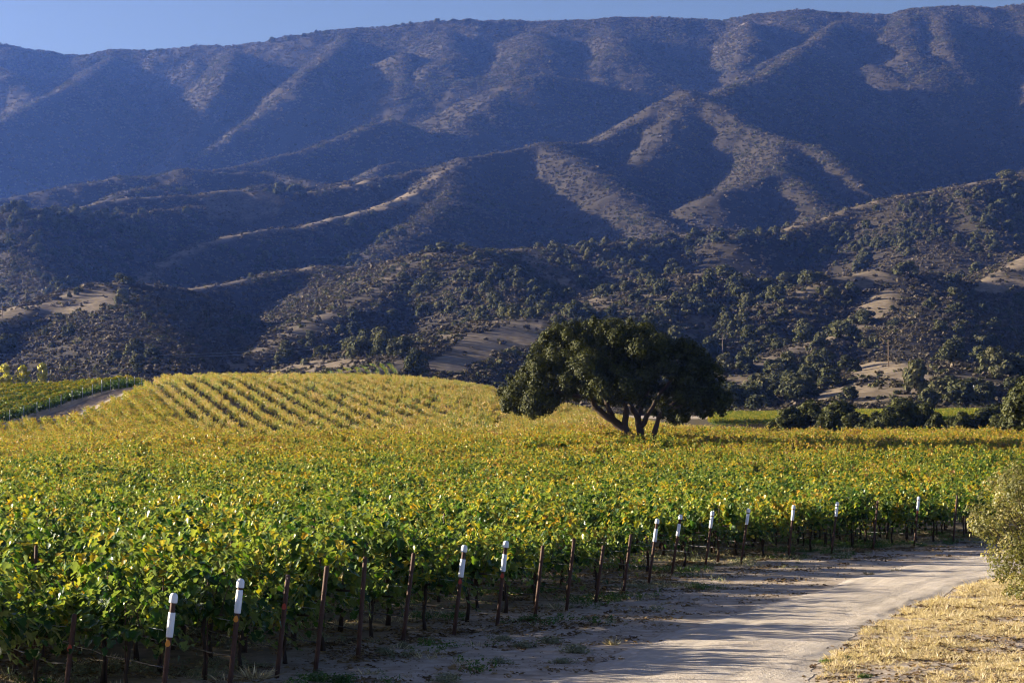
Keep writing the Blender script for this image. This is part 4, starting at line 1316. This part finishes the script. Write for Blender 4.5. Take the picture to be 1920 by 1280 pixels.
# the track: worn strip between the left block and the hill vines
d = np.linspace(246, 347, 120); nx = 14
cl = np.interp(d, *nearer_xy([268, 300, 340, 390, 420, 440], [-68, -67.6, -68.6, -71.2, -73.2, -75])); a_ = np.linspace(-1, 1, nx)
X_ = cl[:, None] + a_[None, :] * 1.9 + (fbm(d / 4, d * 0, 3, 5) * .25)[:, None]; Y_ = np.repeat(d[:, None], nx, 1)
Z_ = ground(X_.ravel(), Y_.ravel()).reshape(X_.shape) + .07 - .04 * a_[None, :] ** 2
i_, j_ = np.meshgrid(np.arange(119), np.arange(nx - 1), indexing='ij'); b_ = (i_ * nx + j_).ravel()
me = mesh_np("farm_track", np.stack([X_, Y_, Z_], -1).reshape(-1, 3), np.stack([b_, b_ + 1, b_ + nx + 1, b_ + nx], 1), mats=[M_track], smooth=True)
if False: add_attr(me, "track", np.tile(np.exp(-((a_ - .45) / .22) ** 2) + np.exp(-((a_ + .45) / .22) ** 2), 120))
tag(link("farm_track", me), "dirt track climbing between the left vine rows and the golden hill", kind="structure")
green_all = [proto('green_vine_kind', merged_mesh('green_vine_kind', [VINES[i][0], mbparts(VINES[i][1], 1)], [M_vine_dark, M_wood])) for i in range(3)]
# far green blocks behind the tree belt, and the young vines below the hills
P_ = []
for (u0, u1, d0, d1, dr) in ((1335, 1470, 345, 440, .1), (1570, 1840, 355, 450, -.05)):
    for q in range(200):
        xx = np.arange((u0 - 960) / F * d0 - 4, (u1 - 960) / F * d1 + 4, 1.6); t = d0 + q * 2.4 + (xx - xx[0]) * dr
        uu = 960 + F * xx / t; ok = (uu > u0) & (uu < u1) & (t < d1)
        P_.append(np.stack([xx[ok], t[ok], np.full(ok.sum(), math.atan2(dr, 1))], 1))
P_ = np.concatenate(P_); k = len(P_)
scatter("distant_grapevines", np.column_stack([P_[:, 0], P_[:, 1], ground(P_[:, 0], P_[:, 1])]), np.column_stack([np.zeros(k), np.zeros(k), P_[:, 2]]), np.full((k, 3), .95), green_all, "distant green vineyard blocks seen past the belt of oaks", "vineyard")
P_ = []
for q in range(60):
    t = np.arange(500, 640, 1.8); xx = -62 + q * 2.6 - (t - 500) * .12; z_ = ground(xx, t); px, py = project(xx, t, z_)
    ok = (px > 520) & (px < 745) & (py > 683) & (py < 706); P_.append(np.stack([xx[ok], t[ok], z_[ok]], 1))
P_ = np.concatenate(P_); k = len(P_)
print("young", k)
young = [proto("young_vine_kind", tuft(30, .8, .35, 1.0, [M_vine_dark], 3.5)) for _ in range(2)]
if k: scatter("young_vines", P_, zrot(k), np.full((k, 3), 1.0), young, "thin rows of young vines on the pale ground below the hills", "vineyard")

# ------------------------------------------------------------------ oaks and scrub on the hills
rng = np.random.default_rng(77)
hk = []
for i in range(6):
    c, t_ = round_tree(400 + i, 1.0, .82, 22, 95 / .020 * .5, .075, M_hoak, .10)
    hk.append(c)
rng = np.random.default_rng(78)


def visible(x, y, z, h):
    u = 960 + F * x / y
    i = np.clip(np.searchsorted(GD, y) - 1, 0, nD - 1); j = np.clip(np.searchsorted(GU, u), 0, nU - 1)
    return ((z + h - HC) / y >= RUN[np.maximum(i - 1, 0), j] - 2e-4) & (u > -160) & (u < 2080)


def band(d0, d1, spacing):
    n_ = int(.30 * (d1 * d1 - d0 * d0) / spacing ** 2)
    y = np.sqrt(rng.uniform(d0 * d0, d1 * d1, n_)); x = y * rng.uniform(-.29, .29, n_)
    return x, y, ground(x, y)


MAN = [  # trees the photo lets one tell apart: px, py of the foot, width, height in pixels
 (345, 366, 26, 15), (524, 366, 34, 24), (556, 370, 42, 28), (500, 362, 14, 8), (470, 362, 14, 8), (193, 532, 30, 22), (228, 530, 30, 18), (240, 536, 30, 16), (252, 528, 18, 10), (145, 556, 18, 16), (130, 559, 12, 9),
 (778, 704, 52, 52), (1718, 738, 58, 66), (1592, 752, 44, 28), (1242, 552, 38, 32), (1240, 555, 30, 22), (832, 474, 50, 20), (806, 474, 26, 14), (868, 470, 30, 14), (918, 468, 18, 8), (1256, 447, 30, 10),
 (1305, 448, 40, 20), (1350, 455, 40, 22), (1400, 452, 40, 18), (1890, 338, 50, 20), (1860, 336, 18, 12), (1815, 345, 16, 10), (1700, 520, 55, 30), (1622, 508, 26, 16), (1360, 520, 50, 24), (1480, 540, 60, 30), (1535, 530, 40, 20), (1880, 395, 34, 24), (1850, 430, 40, 26), (1905, 385, 30, 22),
 (700, 668, 30, 26), (755, 660, 44, 30), (690, 650, 36, 26), (960, 600, 34, 24), (905, 600, 34, 26), (1050, 588, 30, 20), (1100, 590, 36, 22), (1130, 605, 32, 22), (1445, 748, 60, 34), (1395, 745, 50, 26), (1360, 770, 60, 36), (1420, 775, 60, 36), (1480, 745, 50, 30),
 (1500, 715, 50, 32), (1555, 725, 60, 38), (1540, 690, 60, 40), (1590, 700, 50, 34), (1450, 705, 50, 32), (1620, 610, 60, 30), (1585, 640, 60, 40), (1540, 650, 40, 26), (1790, 745, 40, 24), (1850, 742, 46, 26), (1900, 736, 50, 30), (1780, 722, 40, 18), (1870, 712, 40, 26), (1820, 728, 34, 20),
 (510, 84, 18, 12), (537, 79, 15, 10), (570, 73, 12, 9), (593, 66, 8, 8), (612, 66, 16, 8), (742, 53, 8, 6), (755, 52, 12, 7), (770, 50, 12, 7), (820, 46, 16, 9), (850, 43, 15, 7), (880, 43, 28, 7), (1150, 39, 10, 4), (1255, 37, 8, 6), (1440, 26, 16, 8), (1545, 22, 14, 7)]
T = []
for px, py, w_, h_ in MAN:
    x, y, z = hit(px, py - 1, 330)
    T.append((x, y, z, w_ / F * y, h_ / F * y, px, py))
# wooded slopes: outline in the picture, trees per bit, size in metres
WOODS = [([(0, 600), (130, 575), (250, 560), (300, 600), (300, 700), (0, 700)], 600, 1200, 6.0, .5), ([(0, 390), (250, 400), (400, 400), (330, 470), (130, 560), (0, 580)], 1100, 2200, 7, .25),
         ([(280, 500), (480, 450), (700, 400), (760, 440), (690, 500), (450, 525), (330, 545)], 1250, 2400, 7, .25), ([(450, 690), (580, 605), (800, 485), (1000, 480), (1130, 575), (960, 598), (790, 690)], 560, 1700, 6.5, .33),
         ([(1000, 470), (1340, 440), (1500, 430), (1480, 540), (1330, 515), (1130, 570)], 900, 1900, 7, .2), ([(960, 600), (1140, 580), (1330, 520), (1480, 545), (1440, 670), (1350, 700), (1250, 650), (1000, 610)], 500, 1300, 6.2, .34),
         ([(1480, 440), (1620, 400), (1920, 340), (1920, 460), (1820, 540), (1650, 505), (1480, 545)], 900, 2100, 7.5, .2), ([(1480, 550), (1700, 520), (1920, 570), (1920, 700), (1740, 680), (1640, 660), (1440, 660)], 500, 1250, 6.5, .28),
         ([(1350, 690), (1500, 680), (1560, 730), (1530, 760), (1350, 770)], 430, 900, 6.5, .9), ([(1740, 700), (1920, 690), (1920, 765), (1740, 765)], 430, 900, 6.5, .8), ([(680, 600), (780, 640), (800, 690), (640, 670)], 520, 1000, 6, .4)]
x, y, z = band(470, 2200, 8.0)
px, py = project(x, y, z)
vis = visible(x, y, z, 5.0)
cl_ = vnoise(x / 38, y / 60, 51)
gr = grid_sample(GRASS_LITRIB, x, y)
keep = np.zeros(len(x), bool); size = np.zeros(len(x))
for poly_, d0, d1, sm, pr in WOODS:
    c = inpoly(px, py, poly_) & (y > d0) & (y < d1) & vis & (rng.random(len(x)) < pr * np.clip(cl_ * 2.2 - .4, 0, 1)) & (gr < .35)
    keep |= c; size[c] = sm
xs, ys, zs, ss = x[keep], y[keep], z[keep], size[keep] * rng.uniform(.5, 1.6, keep.sum())
for a, b, c, s in zip(xs, ys, zs, ss): T.append((a, b, c, s, s * rng.uniform(.62, .85), *project(a, b, c)))
order = sorted(range(len(T)), key=lambda i: (i >= len(MAN), -T[i][3] / T[i][1]))
keepers = [i for i in order if 0 <= T[i][5] <= 1920][:298]
print("TREES", len(T))


def zone(px, py):
    if py < 100: return "small round oak on the far skyline ridge", "trees on the skyline"
    if py < 480:
        if px < 640: return "oak dotted on the left middle ridges", "oaks on the left middle ridges"
        if px < 1300: return "oak standing on the long middle ridge line", "oaks on the middle ridge line"
        return "oak on the brown ridge rising to the right edge", "oaks on the right ridge"
    if px < 420: return "oak on the low hill at the left", "oaks on the low left hill"
    if px < 900: return "oak in the scrub on the slope left of the big oak", "oaks left of the big oak"
    if px < 1350: return "oak on the slopes behind the big oak", "oaks behind the big oak"
    if py < 660: return "oak on the hill right of the big oak, above the pale grass", "oaks on the right hill"
    return "oak at the hill foot around the pale grass field on the right", "oaks around the pale field"


SPECIAL = {2: ("largest oak of the clump on the left middle ridge", None), 0: ("lone round oak on the left ridge crest", None), 11: ("tall dark tree standing beyond the top of the golden hill", None), 12: ("tall oak at the right side of the pale grass field", None), 13: ("round bushy oak at the foot of the pale grass field", None)}
for i in keepers:
    x, y, z, w_, h_, px, py = T[i]
    lab, grp = zone(px, py)
    if i in SPECIAL: lab, grp = SPECIAL[i]
    o = link("hillside_oak", hk[i % 6], None, (x, y, z - .04 * h_)); o.scale = (w_, w_, h_ / .82); o.rotation_euler = (0, 0, rng.random() * 6.28)
    tag(o, lab, "tree", grp)
rest_i = [i for i in range(len(T)) if i not in set(keepers)]
A = np.array([T[i][:5] for i in rest_i]); k = len(A)
scatter("hillside_oaks", A[:, :3], zrot(k), np.stack([A[:, 3], A[:, 3], A[:, 4] / .82], 1), [proto("oak_kind", q) for q in hk], "dark oak woods scattered over the nearer hill slopes", "trees")

rng = np.random.default_rng(79)
ck = []
for i in range(5):
    B = [(rng.normal(0, .28), rng.normal(0, .28), rng.uniform(.15, .5), rng.uniform(.25, .42)) for _ in range(5)]
    v, f, rn = blob_cards(B, 80, .30, up=.5, bias=.4)
    ck.append(proto("scrub_kind", merged_mesh("scrub_kind", [(v, f, 0, rn)], [M_chap])))
gk_ = []
for i in range(4):
    B = [(rng.normal(0, .26), rng.normal(0, .26), rng.uniform(.2, .55), rng.uniform(.25, .42)) for _ in range(6)]
    v, f, rn = blob_cards(B, 90, .26, up=.5, bias=.4)
    gk_.append(proto("scrub_kind_b", merged_mesh("scrub_kind_b", [(v, f, 0, rn)], [M_hoak])))
PTS = []; SC = []; PK = []
for d0, d1, sp, s0, s1 in ((450, 900, 2.2, .9, 2.3), (900, 1500, 3.1, 1.3, 3.0), (1500, 2300, 4.6, 1.6, 3.4), (2300, 3300, 6.2, 2.0, 4.2), (3300, 5150, 6.8, 2.6, 6.0)):
    x, y, z = band(d0, d1, sp)
    gr = grid_sample(GRASS_LITRIB, x, y)
    pn = fbm(x / 60, y / 90, 3, 83)
    c = visible(x, y, z, s1) & (rng.random(len(x)) > gr * 1.15) & (rng.random(len(x)) < np.clip(.85 + pn * .8, .2, 1)) & (y > 452 + 30 * vnoise(x / 20, y / 20, 2))
    x, y, z = x[c], y[c], z[c]; pn = pn[c]
    s = s0 + (s1 - s0) * rng.random(len(x)) ** 1.7
    big = rng.random(len(x)) < .05; s[big] *= 1.5
    PTS.append(np.column_stack([x, y, z - .06 * s])); SC.append(np.column_stack([s, s, s * rng.uniform(.65, 1, len(s))]))
    gprob = np.clip(.16 + pn * .6, .04, .9)
    PK.append(np.where(rng.random(len(x)) < gprob, rng.integers(5, 9, len(x)), rng.integers(0, 5, len(x))))
PTS = np.concatenate(PTS); SC = np.concatenate(SC); PK = np.concatenate(PK)
print("SCRUB", len(PTS))
scatter("chaparral", PTS, zrot(len(PTS)), SC, ck + gk_, "grey brown chaparral scrub covering the hills and the mountain range", "scrub", PK)

# ------------------------------------------------------------------ poles and the faint power line
def pole(px, ytop, ybase, lab, arm=True, D=None, mat=None, r=.16):
    x, y, z = hit(px, ybase, 330) if D is None else (*W(px, ybase, D)[:2], None)
    if z is None: z = gz(x, y)
    h = W(px, ytop, y)[2] - z
    o = empty("utility_pole", (x, y, z), lab, "pole", None)
    m = MB(); m.lathe([(r * 1.15, -1.0), (r, h * .4), (r * .75, h)], 10); link("shaft", m.mesh("shaft", [mat or M_pole]), o)
    if arm:
        m = MB(); m.tube([(-1.3, .12, h - .7), (1.3, .12, h - .7)], .08, 6); link("crossarm", m.mesh("crossarm", [mat or M_pole]), o)
        m = MB()
        for q in (-1.2, -.5, .5, 1.2): m.lathe([(.05, 0), (.07, .06), (.04, .12), (.06, .18), (.02, .22)], 8, (q, .12, h - .62))
        link("insulator", m.mesh("insulator", [M_cap]), o)
    return Vector((x, y, z + h))


pa = pole(1355, 632, 678, "bare wooden utility pole rising from the scrub right of the big oak")
pb = pole(1666, 636, 688, "wooden utility pole above the pale grass field on the right", False)
pole(1826, 722, 738, "short pale pole in the bushes near the right edge", False, None, M_whitepost, .2)
pc = pole(588, 652, 672, "small utility pole on the pale ground behind the golden hill")
pd = pole(4, 572, 596, "small pole on the grassy crest at the left edge", False)
for q, off in (("lower", 0), ("upper", 9)):
    a = Vector(W(-160, 664 - off * .7, 600)); b = Vector((pc.x, pc.y, pc.z - .6 + off * .12))
    pts = []
    for t in np.linspace(0, 1, 24):
        p = a.lerp(b, t); p.z -= 9.0 * t * (1 - t) * 1.0; pts.append(tuple(p))
    m = MB(); m.tube(pts, .035, 5)
    tag(link("power_cable", m.mesh("power_cable", [M_wire])), "%s thin power cable crossing the dark left valley to the small pole" % q, "cable")
